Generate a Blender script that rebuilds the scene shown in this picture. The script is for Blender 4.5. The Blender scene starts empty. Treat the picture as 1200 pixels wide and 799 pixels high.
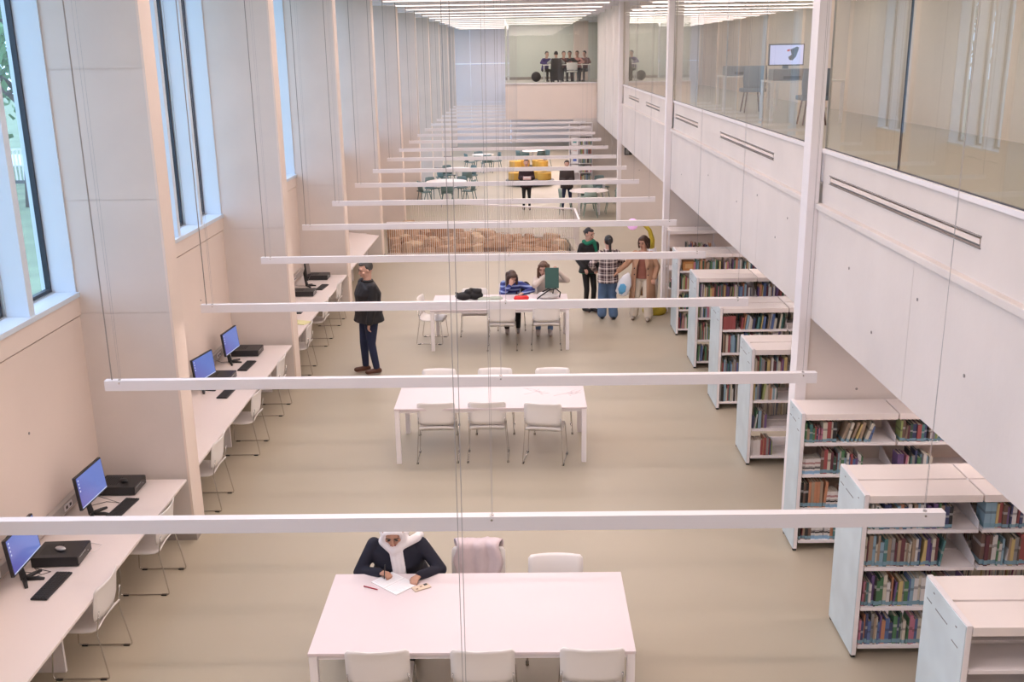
import bpy, math, random
from mathutils import Vector, Matrix, Euler
random.seed(7)
S = bpy.context.scene
COL = S.collection
# ------------------------------------------------------------------ camera, world, exposure
def add_camera():
    cd = bpy.data.cameras.new('camera'); cam = bpy.data.objects.new('camera', cd); COL.objects.link(cam)
    pitch, yaw, roll = .27774, .01358, -.01559
    sy, cy = math.sin(yaw), math.cos(yaw); sp, cp = math.sin(pitch), math.cos(pitch); sr, cr = math.sin(roll), math.cos(roll)
    f0 = Vector((-sy, cy, 0)); r0 = Vector((cy, sy, 0))
    f = f0*cp + Vector((0, 0, -sp)); u = f0*sp + Vector((0, 0, cp))
    r = r0*cr + u*sr; u2 = -r0*sr + u*cr
    M = Matrix((r, u2, -f)).transposed().to_4x4(); M.translation = Vector((0, 0, 5.0))
    cam.matrix_world = M
    cd.sensor_width = 36; cd.lens = 1186.8/1200*36; cd.clip_start = .05; cd.clip_end = 400
    S.camera = cam
add_camera()
W = bpy.data.worlds.new('sky'); S.world = W; W.use_nodes = True
bg = W.node_tree.nodes['Background']; bg.inputs[0].default_value = (.50, .655, 1, 1); bg.inputs[1].default_value = 3.8
S.view_settings.view_transform = 'Standard'; S.view_settings.look = 'None'
S.view_settings.exposure = 0.12; S.view_settings.gamma = 1
LAMP_W = 13; CEIL_W = 57; WARM = (1, .81, .77)
def area(name, loc, sx, sy, watts, color, rot=(0, 0, 0), parent=None, portal=False):
    l = bpy.data.lights.new(name, 'AREA'); l.shape = 'RECTANGLE'; l.size = sx; l.size_y = sy; l.energy = watts; l.color = color
    o = bpy.data.objects.new(name, l); COL.objects.link(o); o.location = loc; o.rotation_euler = rot
    if parent: o.parent = parent
    if portal: l.cycles.is_portal = True
    return o
# ------------------------------------------------------------------ materials
MATS = {}
def mat(name, color, rough=.6, metal=0, var=0, scale=3, bump=0, bscale=40, spec=.5, emit=None, estr=0, detail=4, coat=0):
    if name in MATS: return MATS[name]
    m = bpy.data.materials.new(name); m.use_nodes = True; nt = m.node_tree; b = nt.nodes['Principled BSDF']
    b.inputs['Base Color'].default_value = (*color, 1); b.inputs['Roughness'].default_value = rough; b.inputs['Metallic'].default_value = metal
    b.inputs['Specular IOR Level'].default_value = spec; b.inputs['Coat Weight'].default_value = coat
    if emit: b.inputs['Emission Color'].default_value = (*emit, 1); b.inputs['Emission Strength'].default_value = estr
    if var or bump:
        tc = nt.nodes.new('ShaderNodeTexCoord')
    if var:
        n = nt.nodes.new('ShaderNodeTexNoise'); n.inputs['Scale'].default_value = scale; n.inputs['Detail'].default_value = detail
        nt.links.new(tc.outputs['Object'], n.inputs['Vector'])
        r = nt.nodes.new('ShaderNodeMapRange'); r.inputs[1].default_value = .3; r.inputs[2].default_value = .7
        r.inputs[3].default_value = 1-var; r.inputs[4].default_value = 1+var
        nt.links.new(n.outputs[0], r.inputs[0])
        mx = nt.nodes.new('ShaderNodeVectorMath'); mx.operation = 'SCALE'; mx.inputs[0].default_value = color
        nt.links.new(r.outputs[0], mx.inputs['Scale']); nt.links.new(mx.outputs[0], b.inputs['Base Color'])
    if bump:
        n = nt.nodes.new('ShaderNodeTexNoise'); n.inputs['Scale'].default_value = bscale
        nt.links.new(tc.outputs['Object'], n.inputs['Vector'])
        bp = nt.nodes.new('ShaderNodeBump'); bp.inputs['Strength'].default_value = bump; bp.inputs['Distance'].default_value = .01
        nt.links.new(n.outputs[0], bp.inputs['Height']); nt.links.new(bp.outputs[0], b.inputs['Normal'])
    MATS[name] = m; return m
def glass_mat(name, tint, refl=1.0):
    m = bpy.data.materials.new(name); m.use_nodes = True; nt = m.node_tree; nt.nodes.clear()
    o = nt.nodes.new('ShaderNodeOutputMaterial'); t = nt.nodes.new('ShaderNodeBsdfTransparent'); t.inputs[0].default_value = (*tint, 1)
    g = nt.nodes.new('ShaderNodeBsdfGlossy'); g.inputs['Roughness'].default_value = 0.0; g.inputs['Color'].default_value = (1, 1, 1, 1)
    f = nt.nodes.new('ShaderNodeFresnel'); f.inputs[0].default_value = 1.5*refl; mx = nt.nodes.new('ShaderNodeMixShader')
    ge = nt.nodes.new('ShaderNodeNewGeometry'); sb = nt.nodes.new('ShaderNodeMath'); sb.operation = 'SUBTRACT'; sb.inputs[0].default_value = 1; ml = nt.nodes.new('ShaderNodeMath'); ml.operation = 'MULTIPLY'
    nt.links.new(ge.outputs['Backfacing'], sb.inputs[1]); nt.links.new(sb.outputs[0], ml.inputs[0]); nt.links.new(f.outputs[0], ml.inputs[1]); nt.links.new(ml.outputs[0], mx.inputs[0]); nt.links.new(t.outputs[0], mx.inputs[1]); nt.links.new(g.outputs[0], mx.inputs[2])
    nt.links.new(mx.outputs[0], o.inputs[0]); MATS[name] = m; return m
concrete = mat('white_concrete', (.72, .65, .60), .75, var=.045, scale=1.3, bump=.12, bscale=18)
plaster = mat('warm_plaster', (.82, .70, .62), .7, var=.03, scale=.8)
whitewall = mat('white_paint', (.88, .87, .92), .6, var=.02, scale=1)
floor_m = mat('beige_linoleum', (.42, .368, .278), .42, var=.035, scale=.6, spec=.45)
floor_up = mat('upper_floor_finish', (.50, .47, .42), .4)
reveal = mat('window_lining', (.68, .76, .84), .45)
darkframe = mat('dark_window_frame', (.03, .035, .05), .4)
alu = mat('aluminium_trim', (.6, .6, .6), .35, metal=.6)
whitem = mat('white_metal', (.86, .81, .81), .38)
whitelac = mat('white_lacquer', (.90, .82, .78), .32, var=.01, scale=.5)
deskm = mat('desk_laminate', (.80, .71, .67), .4)
tablem = mat('table_laminate', (.70, .61, .62), .4)
plastic = mat('white_plastic', (.83, .79, .76), .38)
chrome = mat('chrome', (.62, .60, .58), .22, metal=1)
black = mat('black_plastic', (.02, .02, .022), .4)
rubber = mat('rubber', (.02, .02, .02), .8)
steelc = mat('steel_cable', (.42, .39, .38), .4)
powerc = mat('grey_power_cable', (.30, .26, .23), .6)
diffus = mat('lamp_diffuser', (.9, .9, .9), .5, emit=(1, .86, .76), estr=5)
ceild = mat('ceiling_diffuser', (.9, .9, .9), .5, emit=(1, .88, .80), estr=1.6)
glass = glass_mat('clear_glass', (.90, .95, .93), 1.12)
glassin = glass_mat('partition_glass', (.93, .955, .93), 1.22)
frost = mat('frosted_panel', (.54, .63, .66), .3, var=.09, scale=3.5, detail=1)
baseb = mat('grey_baseboard', (.33, .29, .26), .6)
joint = mat('dark_joint', (.30, .27, .25), .9)  # dark tone of tie holes and slot outlines
# ------------------------------------------------------------------ mesh builder
class MB:
    def __init__(s): s.v = []; s.f = []; s.m = []; s.mi = 0
    def add(s, vs, fs):
        n = len(s.v); s.v += [tuple(p) for p in vs]; s.f += [tuple(i+n for i in f) for f in fs]; s.m += [s.mi]*len(fs); return s
    def box(s, x0, x1, y0, y1, z0, z1, M=None):
        vs = [Vector((x, y, z)) for z in (z0, z1) for y in (y0, y1) for x in (x0, x1)]
        if M: vs = [M @ p for p in vs]
        return s.add(vs, [(0, 2, 3, 1), (4, 5, 7, 6), (0, 1, 5, 4), (2, 6, 7, 3), (0, 4, 6, 2), (1, 3, 7, 5)])
    def loft(s, rings, close=True, caps=True):
        n = len(rings[0]); vs = [p for r in rings for p in r]; fs = []
        for i in range(len(rings)-1):
            for j in range(n if close else n-1):
                a = i*n+j; b = i*n+(j+1) % n; fs.append((a, b, b+n, a+n))
        if caps and close: fs.append(tuple(range(n-1, -1, -1))); fs.append(tuple((len(rings)-1)*n+j for j in range(n)))
        return s.add(vs, fs)
    def cyl(s, a, b, r0, r1=None, n=12, caps=True):
        a = Vector(a); b = Vector(b); r1 = r0 if r1 is None else r1; d = (b-a).normalized()
        x = d.orthogonal().normalized(); y = d.cross(x)
        return s.loft([[a+(x*math.cos(t)+y*math.sin(t))*r0 for t in [2*math.pi*k/n for k in range(n)]],
                       [b+(x*math.cos(t)+y*math.sin(t))*r1 for t in [2*math.pi*k/n for k in range(n)]]], caps=caps)
    def tube(s, pts, r, n=8):
        pts = [Vector(p) for p in pts]; rings = []; x = None
        for i, p in enumerate(pts):
            d = (pts[min(i+1, len(pts)-1)]-pts[max(i-1, 0)]).normalized()
            if x is None: x = d.orthogonal().normalized()
            x = (x-d*x.dot(d)).normalized(); y = d.cross(x)
            rr = r[i] if isinstance(r, (list, tuple)) else r
            rings.append([p+(x*math.cos(t)+y*math.sin(t))*rr for t in [2*math.pi*k/n for k in range(n)]])
        return s.loft(rings)
    def lathe(s, prof, n=24, c=(0, 0, 0)):
        rings = [[Vector((c[0]+r*math.cos(t), c[1]+r*math.sin(t), c[2]+z)) for t in [2*math.pi*k/n for k in range(n)]] for r, z in prof]
        return s.loft(rings)
    def ell(s, c, r, M=None, n=14, k=9):
        c = Vector(c); rings = []
        for i in range(k+1):
            a = math.pi*i/k; rr = max(math.sin(a), .02); z = -math.cos(a)
            ring = []
            for j in range(n):
                t = 2*math.pi*j/n; p = Vector((r[0]*rr*math.cos(t), r[1]*rr*math.sin(t), r[2]*z))
                ring.append(c+(M @ p if M else p))
            rings.append(ring)
        return s.loft(rings)
    def cap(s, a, b, ra, rb, n=12):
        a = Vector(a); b = Vector(b); d = (b-a)
        if d.length < 1e-5: d = Vector((0, 0, 1e-4))
        d = d.normalized(); x = d.orthogonal().normalized(); y = d.cross(x); rings = []
        for ang, c, r in ((-80, a, ra), (-50, a, ra), (-25, a, ra), (0, a, ra), (0, b, rb), (25, b, rb), (50, b, rb), (80, b, rb)):
            q = math.radians(ang); cc = c+d*(math.sin(q)*r); rr = math.cos(q)*r
            rings.append([cc+(x*math.cos(t)+y*math.sin(t))*rr for t in [2*math.pi*k/n for k in range(n)]])
        return s.loft(rings)
    def mesh(s, name, mats, smooth=False):
        me = bpy.data.meshes.new(name); me.from_pydata(s.v, [], s.f); 
        if not isinstance(mats, (list, tuple)): mats = [mats]
        for m in mats: me.materials.append(m)
        if len(mats) > 1: me.polygons.foreach_set('material_index', s.m)
        if smooth: me.polygons.foreach_set('use_smooth', [True]*len(s.f))
        me.update(); return me
def link(name, me, parent=None, loc=(0, 0, 0), rot=(0, 0, 0)):
    o = bpy.data.objects.new(name, me); COL.objects.link(o); o.location = loc; o.rotation_euler = rot
    if parent: o.parent = parent
    return o
def obj(name, mb, m, parent=None, smooth=False, loc=(0, 0, 0), rot=(0, 0, 0), bevel=0, label=None):
    o = link(name, mb.mesh(name, m, smooth), parent, loc, rot)
    if bevel:
        b = o.modifiers.new('bevel', 'BEVEL'); b.width = bevel; b.segments = 2; b.limit_method = 'ANGLE'; b.angle_limit = math.radians(40)
    if label: o['label'] = label
    return o
def tag(o, label, cat, group=None, kind=None):
    o['label'] = label; o['category'] = cat
    if group: o['group'] = group
    if kind: o['kind'] = kind
    return o
def thing(name, label, cat, loc=(0, 0, 0), rz=0, group=None):
    return tag(link(name, None, None, loc, (0, 0, rz)), label, cat, group)
def struct(o): o['kind'] = 'structure'; return o
def B(*a): return MB().box(*a)
def copy_tree(o, parent=None):
    c = o.copy(); COL.objects.link(c); c.parent = parent
    for ch in o.children: copy_tree(ch, c)
    return c
def subtree_parts(root): return list(root.children)
ORD = ['first', 'second', 'third', 'fourth', 'fifth', 'sixth', 'seventh', 'eighth', 'ninth', 'tenth', 'eleventh', 'twelfth', 'thirteenth', 'fourteenth', 'fifteenth', 'sixteenth', 'seventeenth', 'eighteenth', 'nineteenth', 'twentieth', 'twenty-first', 'twenty-second', 'twenty-third', 'twenty-fourth', 'twenty-fifth', 'twenty-sixth', 'twenty-seventh', 'twenty-eighth', 'twenty-ninth', 'thirtieth'] + ['thirty-'+k for k in ('first', 'second', 'third', 'fourth', 'fifth', 'sixth', 'seventh', 'eighth', 'ninth')] + ['fortieth'] + ['forty-'+k for k in ('first', 'second', 'third', 'fourth', 'fifth', 'sixth', 'seventh', 'eighth', 'ninth')]
# ------------------------------------------------------------------ the hall
ZC = 6.45; FX = -3.59; WX = -4.5; GX = -4.74; SX = 2.9
FINS = [4.78+5.1*k for k in range(-2, 11)]      # front faces of the fins
FT = .32; YE = 59.0; YB = -6.0
HOLE = [(-3.55, 25.86), (1.33, 25.86), (1.2, 27.85), (-4.1, 29.9)]
def build_floor():
    m = MB(); o = [(-4.75, YB), (9, YB), (9, YE), (-4.75, YE)]
    vs = [(x, y, 0) for x, y in o]+[(x, y, 0) for x, y in HOLE]+[(x, y, -.16) for x, y in HOLE]
    m.add(vs, [(0, 1, 5, 4), (1, 2, 6, 5), (2, 3, 7, 6), (3, 0, 4, 7), (4, 5, 9, 8), (5, 6, 10, 9), (6, 7, 11, 10), (7, 4, 8, 11)])
    struct(obj('floor', m, floor_m))
    pass
build_floor()
struct(obj('ceiling', B(-4.95, 9, YB, YE+.2, ZC, ZC+.2), whitewall))
struct(obj('wall_back', B(-5.2, 9, YB-.2, YB, -.1, ZC), plaster))
struct(obj('wall_right', B(9, 9.2, YB, YE, -.1, ZC), plaster))
# far wall as big poured panels
fw = struct(link('wall_far', None))
for i, x in enumerate((-4.9, -2.9, -.68)):
    x1 = (-2.9, -.68, 9)[i]
    for z0, z1 in ((0, 2.3), (2.31, 4.4), (4.41, ZC)):
        obj('concrete_panel', B(x+.006, x1-.006, YE, YE+.2, z0, z1), whitewall, fw)
# fins: each a core with poured panels standing slightly proud, and an end face with warm lamp light put into its colour
PZ = [(0.1, 2.521), (2.530, 3.661), (3.670, 4.9), (4.909, ZC)]
fin_core = B(GX-.1, FX+.02, .006, FT, 0, ZC).mesh('fin_core', concrete)
fin_end = B(FX, FX+.025, 0, FT, .1, ZC).mesh('end_face', plaster)
fin_base = B(WX, FX+.035, -.012, FT+.01, 0, .1).mesh('baseboard', baseb)
pan = [B(GX-.1, FX, 0, .03, z0, z1).mesh('concrete_panel', concrete) for z0, z1 in PZ]
for i, y in enumerate(FINS):
    f = struct(link('wall_left_fin', fin_core, None, (0, y, 0)))
    link('end_face', fin_end, f); link('baseboard', fin_base, f)
    for p in pan: link('concrete_panel', p, f)
# low walls, sills, windows between the fins
pane_w = 1.0
win_n = 0
lw = struct(link('wall_left', None))
tie = MB().lathe([(.012, 0), (.014, .004), (.006, .006)], 10).mesh('tie_hole', joint)
for i in range(len(FINS)):
    y0 = FINS[i]+FT; y1 = FINS[i+1] if i+1 < len(FINS) else YE
    tall = y0 > 34.5
    zs = .12 if tall else 2.75
    if not tall:
        obj('low_wall', B(GX-.12, WX, y0, y1, 0, 2.50), plaster, lw)
        obj('sill_band', B(GX-.12, WX+.012, y0, y1, 2.515, 2.70), plaster, lw)
        for q in (.33, .72):
            link('tie_hole', tie, lw, (WX, y0+(y1-y0)*q, 1.75), (0, math.pi/2, 0))
    win_n += 1
    w = struct(link('window_%d' % win_n, None))
    obj('window_sill', B(GX-.12, WX+.03, y0, y1, zs-.05, zs), reveal, w, bevel=.004)
    n = max(1, round((y1-y0)/pane_w)); pw = (y1-y0)/n
    for k in range(n):
        a = y0+k*pw+(.05 if k else 0); b = y0+(k+1)*pw-(.05 if k < n-1 else 0)
        fr = MB(); t = .045
        for (p, q, r, s) in ((a, a+t, zs, ZC), (b-t, b, zs, ZC), (a+t, b-t, zs, zs+t), (a+t, b-t, ZC-t, ZC)): fr.box(GX-.05, GX, p, q, r, s)
        obj('window_frame', fr, darkframe, w)
        tr = MB()
        for (p, q, r, s) in ((a, a+.012, zs+.01, ZC), (b-.012, b, zs+.01, ZC), (a+.012, b-.012, zs, zs+.012)): tr.box(GX, GX+.03, p, q, r, s)
        obj('aluminium_trim', tr, alu, w)
        obj('pane', B(GX-.035, GX-.025, a+t, b-t, zs+t, ZC-t), glass, w)
        if k: obj('mullion', B(GX-.12, WX, a-.1, a, zs, ZC), reveal, w)
    obj('window_lining', B(GX-.1, WX, y1-.02, y1-.001, zs, ZC), reveal, w)
    obj('window_lining', B(GX-.1, WX, y0+.001, y0+.02, zs, ZC), reveal, w)
    if i >= 0 and y0 < 45: area('window_portal', (GX-.4, (y0+y1)/2, (zs+ZC)/2), ZC-zs, y1-y0, 1, (1, 1, 1), (0, -math.pi/2, 0), portal=True)
# gallery: slab with fascia panels, ledge, cladding band, vents, glass
gal = struct(link('wall_gallery', None))
struct(obj('floor_gallery', B(SX+.07, 9, YB, 40.4, 2.36, 3.70), floor_up))
COLS = [-.22, 9.98, 20.1, 30.2]
yj = [YB]+[9.98+k*2.55 for k in range(-6, 9)]
for a, b in zip(yj[:-1], yj[1:]):
    obj('concrete_panel', B(SX, SX+.06, a+.003, b-.003, 2.36, 3.50), concrete, gal)
obj('concrete_panel', B(SX, SX+.1, 30.5, 40.4, 2.36, ZC), concrete, gal)
for p in ((.65, 2.75), (.65, 4.6), (5.2, 3.3), (6.4, 2.9), (7.3, 3.2), (8.2, 2.7), (8.9, 3.1), (11.1, 3.2), (11.6, 2.9), (12.6, 3.25), (13.8, 3.0), (16, 3.1), (18.7, 2.8), (32.2, 3.1), (34, 4.5), (37, 4.0), (34.1, 5.3), (37.1, 5.2), (38.5, 3.2), (35.5, 3.0)):
    link('tie_hole', tie, gal, (SX-.001, p[0], p[1]), (0, -math.pi/2, 0))
for i in range(3):
    a = COLS[i]+.32; b = COLS[i+1]
    obj('ledge', B(SX-.03, SX+.04, a, b, 3.47, 3.53), concrete, gal, bevel=.008)
    # cladding band with slots
    slots = [(b-3.6-.15, b-.3), (b-9.0, b-5.45)] if i != 0 else [(6.45, 9.75), (1.0, 4.3)]
    if i == 1: slots = [(12.0, 15.3), (17.3, 20.5-.65)]
    if i == 2: slots = [(22.2, 24.6), (26.2, 28.6)]
    slots.sort(); y = a
    band = MB()
    band.box(SX+.03, SX+.06, a, b, 3.53, 3.74).box(SX+.03, SX+.06, a, b, 3.82, 4.03)
    for s0, s1 in slots:
        band.box(SX+.03, SX+.06, y, s0, 3.74, 3.82); y = s1
    band.box(SX+.03, SX+.06, y, b, 3.74, 3.82)
    obj('cladding_band', band, concrete, gal)
    for s0, s1 in slots:
        sl = obj('slot_frame', B(SX+.062, SX+.09, s0, s1, 3.735, 3.825).box(SX+.02, SX+.035, s0-.01, s1+.01, 3.815, 3.823).box(SX+.02, SX+.035, s0-.01, s1+.01, 3.737, 3.743), joint, gal)
        obj('slot_blade', B(SX+.03, SX+.058, s0+.02, s1-.02, 3.765, 3.80), plaster, sl)
    obj('glass_channel', B(SX+.0, SX+.07, a, b, 4.02, 4.06), whitem, gal, bevel=.003)
for i in range(3): obj('gasket', B(SX+.026, SX+.046, COLS[i]+.24, COLS[i+1], 4.06, 4.068), darkframe, gal)
obj('upper_kerb', B(SX+.1, SX+.16, YB, 30.2, 3.7, 4.0), whitem, gal)
cm = B(2.79, 2.9, 0, .24, 0, ZC).mesh('column', whitem)
for c in COLS: struct(link('column', cm, None, (0, c, 0)))
# glass panes of the gallery
gb = struct(link('window_gallery', None))
gj = [-5.9, -2.9, .1, 2.6, 5.3, 8.02, 9.98, 10.22, 12.7, 15.1, 17.6, 20.1, 20.34, 23.5, 26.8, 30.2]
for a, b in zip(gj[:-1], gj[1:]):
    if b-a < .3: continue
    obj('pane', B(SX+.03, SX+.042, a+.006, b-.006, 4.05, ZC), glassin, gb)
for y in gj:
    obj('silicone_joint', B(SX+.028, SX+.045, y-.006, y+.006, 4.06, ZC), darkframe if abs(y-8.02) < .01 else alu, gb)
# cross walls under the gallery and their baseboards
for k, c in enumerate(COLS):
    w = struct(obj('wall_cross', B(2.9, 9, c+.02, c+.3, 0, 2.36), concrete))
    obj('baseboard', B(2.9, 9, c+.005, c+.02, 0, .1), baseb, w)
    for x in (3.43, 4.6): link('tie_hole', tie, w, (x, c+.02, 1.59), (math.pi/2, 0, 0))
w = struct(obj('wall_cross', B(2.0, 9, 40.5, 40.8, 0, 2.47), concrete))
obj('baseboard', B(2.0, 9, 40.485, 40.5, 0, .1), baseb, w)
# projecting room at the end with its opening
rm = struct(link('wall_room', None))
obj('front_panel', B(-.66, SX, 40.5, 40.75, 2.47, 3.80), plaster, rm)
struct(obj('floor_room', B(-.66, 9, 40.75, YE, 3.45, 3.72), floor_up))
struct(obj('wall_room_side', B(-.66, -.6, 40.75, YE, 2.47, 3.45), whitewall))
struct(obj('window_room_side', B(-.66, -.65, 40.75, 50.0, 3.72, ZC), glassin))
obj('opening_sill', B(-.68, SX, 40.44, 40.76, 3.80, 3.84), whitem, rm)
obj('pane', B(-.6, SX, 40.6, 40.61, 3.84, ZC), glassin, rm)
rb = struct(obj('wall_room_back', B(-.6, 9, 50.0, 50.2, 3.72, ZC), mat('pale_green_wall', (.66, .68, .62), .6)))
obj('pier', B(2.35, SX+.1, 47.6, 48.0, 3.72, ZC), plaster, rb)
obj('baseboard', B(-.6, 2.35, 49.97, 50.0, 3.72, 3.85), baseb, rb)
struct(obj('wall_gallery_back', B(6.8, 7, YB, 40.4, 3.7, ZC), plaster))
struct(obj('wall_gallery_cross', B(3.05, 6.8, 39.6, 39.8, 3.7, ZC), whitewall))
# ceiling joists and lights
for k in range(-3, 21):
    y = 5.21+2.55*k+1.2
    struct(obj('ceiling_joist', B(-4.4, 6.8, y-.12, y+.12, ZC-.16, ZC), whitewall))
    if k < -2: continue
    y -= .9
    lt = thing('ceiling_light', 'long white ceiling strip light, %s from the back of the camera side' % ORD[k+2], 'ceiling light', (-.5, y, ZC-.20), 0, 'ceiling strip lights')
    obj('frame', B(-2.9, 2.9, -.08, .08, -.01, .18), whitem, lt)
    obj('diffuser', B(-2.85, 2.85, -.07, .07, -.03, -.011), ceild, lt)
    area('ceiling_glow', (0, 0, -.04), 5.7, .12, CEIL_W, WARM, parent=lt)
    if y < 40:
        lt = thing('gallery_light', 'white strip light on the gallery ceiling, %s from the front' % ORD[k+2], 'ceiling light', (4.9, y, ZC-.20), 0, 'gallery strip lights')
        obj('frame', B(-1.5, 1.5, -.08, .08, -.01, .18), whitem, lt)
        obj('diffuser', B(-1.45, 1.45, -.06, .06, -.02, -.011), ceild, lt)
        area('ceiling_glow', (0, 0, -.03), 2.9, .12, 12, (1, .82, .66), parent=lt)
for y in (2.5, 5.5, 8.5, 12.5, 16.5, 24.5, 28.5, 34.5):
    lt = thing('ceiling_light', '%s strip light under the gallery slab, counted from the camera' % ORD[(2.5, 5.5, 8.5, 12.5, 16.5, 24.5, 28.5, 34.5).index(y)], 'ceiling light', (5.2, y, 2.35), 0, 'lights under the gallery')
    obj('frame', B(-1.2, 1.2, -.05, .05, -.02, .01), whitem, lt); obj('diffuser', B(-1.15, 1.15, -.04, .04, -.026, -.021), ceild, lt)
    area('ceiling_glow', (0, 0, -.035), 2.3, .08, 34, WARM, parent=lt)
for i, y in enumerate((42.5, 46.5, 51.0)):  # unseen fill strips, added to brighten the dark zone below the end room
    lt = thing('ceiling_light', 'added fill light under the upper end room, %s from the front' % ORD[i], 'ceiling light', (1.4, y, 2.46+.98), 0, 'added fill lights under the end room')
    obj('frame', B(-1.4, 1.4, -.05, .05, -.02, .01), whitem, lt); obj('diffuser', B(-1.35, 1.35, -.04, .04, -.026, -.021), ceild, lt)
    area('ceiling_glow', (0, 0, -.035), 2.6, .08, 130, WARM, parent=lt)
# ------------------------------------------------------------------ hanging linear lamps
LX0, LX1, LZ = -3.38, 2.33, 2.5
place = {0: 'only its cables in view', 1: 'crossing just above the front table', 2: 'crossing over the middle table', 3: 'over the near edge of the farther study table', 4: 'crossing just in front of the rock pit'}
def lamp(k):
    y = 5.21+2.55*(k-1)
    t = thing('hanging_linear_lamp', '%s hanging bar lamp from the front, %s' % (ORD[k], place.get(k, 'farther down the hall')), 'lamp', (0, y, LZ), 0, 'hanging bar lamps')
    x0 = -4.3 if k == 1 else LX0
    x1 = LX1
    x0 = -3.4 if k != 1 else -3.5
    obj('housing', B(x0, x1, -.03, .03, -.02, 0).box(x0, x1, -.03, -.024, -.085, -.02).box(x0, x1, .024, .03, -.085, -.02).box(x0, x0+.006, -.024, .024, -.085, -.02).box(x1-.006, x1, -.024, .024, -.085, -.02), whitem, t)
    obj('diffuser', B(x0+.01, x1-.01, -.023, .023, -.075, -.072), diffus, t)
    area('lamp_glow', ((x0+x1)/2, 0, -.092), x1-x0-.1, .04, LAMP_W, WARM, parent=t)
    for x in (-3.28, -.2, 2.22):
        g = MB().cyl((x, -.012, 0), (x, -.012, .006), .012, n=8).cyl((x, -.031, -.02), (x, -.029, -.02), .007, n=8)
        obj('cable_gripper', g, chrome, t)
        c = MB(); top = ZC-LZ if (y < 40.4 or x < -.7) else 3.45-LZ
        c.cyl((x, -.012, 0), (x, -.012, top), .0012, n=5, caps=False).cyl((x+.004, .012, 0), (x+.026*top/(ZC-LZ), .012, top), .0012, n=5, caps=False)
        obj('suspension_cable', c, steelc, t)
    obj('power_cable', MB().cyl((-3.345, 0, 0), (-3.345, 0, ZC-LZ), .0055, n=6, caps=False), powerc, t)
for k in range(0, 20): lamp(k)
# ------------------------------------------------------------------ exterior
ext = tag(obj('lawn', MB().add([(-140, -60, -.05), (-4.9, -60, -.05), (-4.9, 160, -.05), (-140, 160, -.05)], [(0, 1, 2, 3)]), mat('lawn_grass', (.24, .29, .17), .9, var=.2, scale=.9)), 'mown green lawn outside the tall windows', 'lawn', kind='structure')
struct(obj('street', B(-60, -4.95, 50, 56, -.04, .02), mat('pale_street', (.72, .72, .72), .7)))
fe = thing('garden_fence', 'white slatted fence across the lawn outside the windows', 'fence', (-18, 42, 0))
obj('rail', B(-13, 11.5, -.02, .02, .06, .2), mat('dark_rail', (.12, .12, .12), .5), fe); obj('rail', B(-13, 11.5, -.02, .02, 1.42, 1.5), whitem, fe)
sl = B(-.03, .03, -.03, -.015, .2, 1.42).mesh('slat', whitem)
for i in range(160): link('slat', sl, fe, (-12.9+i*.153, 0, 0))
leafm = mat('tree_leaves', (.14, .25, .11), .7, var=.4, scale=1.5); barkm = mat('tree_bark', (.12, .09, .07), .9, var=.3, scale=6)
def tree(x, y, h, seed, lab):
    r = random.Random(seed); t = thing('tree', lab, 'tree', (x, y, -.05), 0, 'trees outside the windows')
    m = MB().tube([(0, 0, 0), (.15, .05, h*.2), (0, .1, h*.4), (.2, 0, h*.7)], [.3, .24, .2, .08])
    tips = []
    for k in range(9):
        a = k*2.4; z0 = h*(.28+.04*k); L = h*.28
        p = (math.cos(a)*L, math.sin(a)*L, z0+L*.55); m.tube([(.08, .05, z0), (p[0]*.5, p[1]*.5, z0+L*.2), p], [.12, .08, .03], 6); tips.append(Vector(p))
    obj('trunk', m, barkm, t, True)
    f = MB()
    for k in range(2600):
        c = r.choice(tips)+Vector((r.gauss(0, h*.11), r.gauss(0, h*.11), r.gauss(0, h*.1)))
        s = .14+.14*r.random(); M = Euler((r.random()*6, r.random()*6, r.random()*6)).to_matrix()
        f.add([c+M @ Vector(q) for q in ((-s, 0, 0), (0, -s*.5, 0), (s, 0, 0), (0, s*.5, .03))], [(0, 1, 2, 3)])
    o = obj('foliage', f, leafm, t); o['kind'] = 'stuff'
tree(-17.5, 36, 11, 1, 'broad leafy tree standing nearest on the lawn outside the windows')
tree(-13.2, 52, 12, 2, 'tall leafy tree beyond the white garden fence')
tree(-24, 47, 12, 3, 'leafy tree farthest to the left behind the fence')
tree(-10.5, 63, 13, 4, 'distant leafy tree beyond the pale street')
# ------------------------------------------------------------------ rock pit with its railings
struct(obj('pit_bed', B(-4.4, 1.6, 25.5, 30.2, -1.0, -.62).box(-4.4, -4.2, 25.55, 30.2, -.62, -.17).box(1.5, 1.7, 25.5, 30.2, -.62, -.17).box(-4.4, 1.6, 30.0, 30.2, -.62, -.17).box(-3.8, 1.6, 25.5, 25.6, -.62, -.17), mat('pit_earth', (.22, .13, .08), .9, var=.3, scale=3)))
stone_ms = [mat('sandstone', (.40, .24, .14), .85, var=.25, scale=2.5, bump=.5, bscale=9), mat('pale_sandstone', (.52, .36, .23), .85, var=.2, scale=2.5, bump=.4, bscale=9), mat('ochre_sandstone', (.34, .18, .09), .85, var=.25, scale=3, bump=.4, bscale=9)]
def rock_mesh(seed, m):
    r = random.Random(seed); b = MB(); ph = [r.random()*6 for _ in range(6)]
    b.ell((0, 0, 0), (.5, .5, .5), n=12, k=7)
    v = []
    for p in b.v:
        p = Vector(p); d = 1+.16*math.sin(p.x*7+ph[0])+.14*math.sin(p.y*8+ph[1])+.12*math.sin(p.z*9+ph[2])+.08*math.sin((p.x+p.y)*14+ph[3])
        q = p*d; q.z = max(min(q.z, .34), -.4); q.x = max(min(q.x, .46), -.46); v.append(q)
    b.v = [tuple(q) for q in v]; me = b.mesh('stone', m); return me
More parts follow.
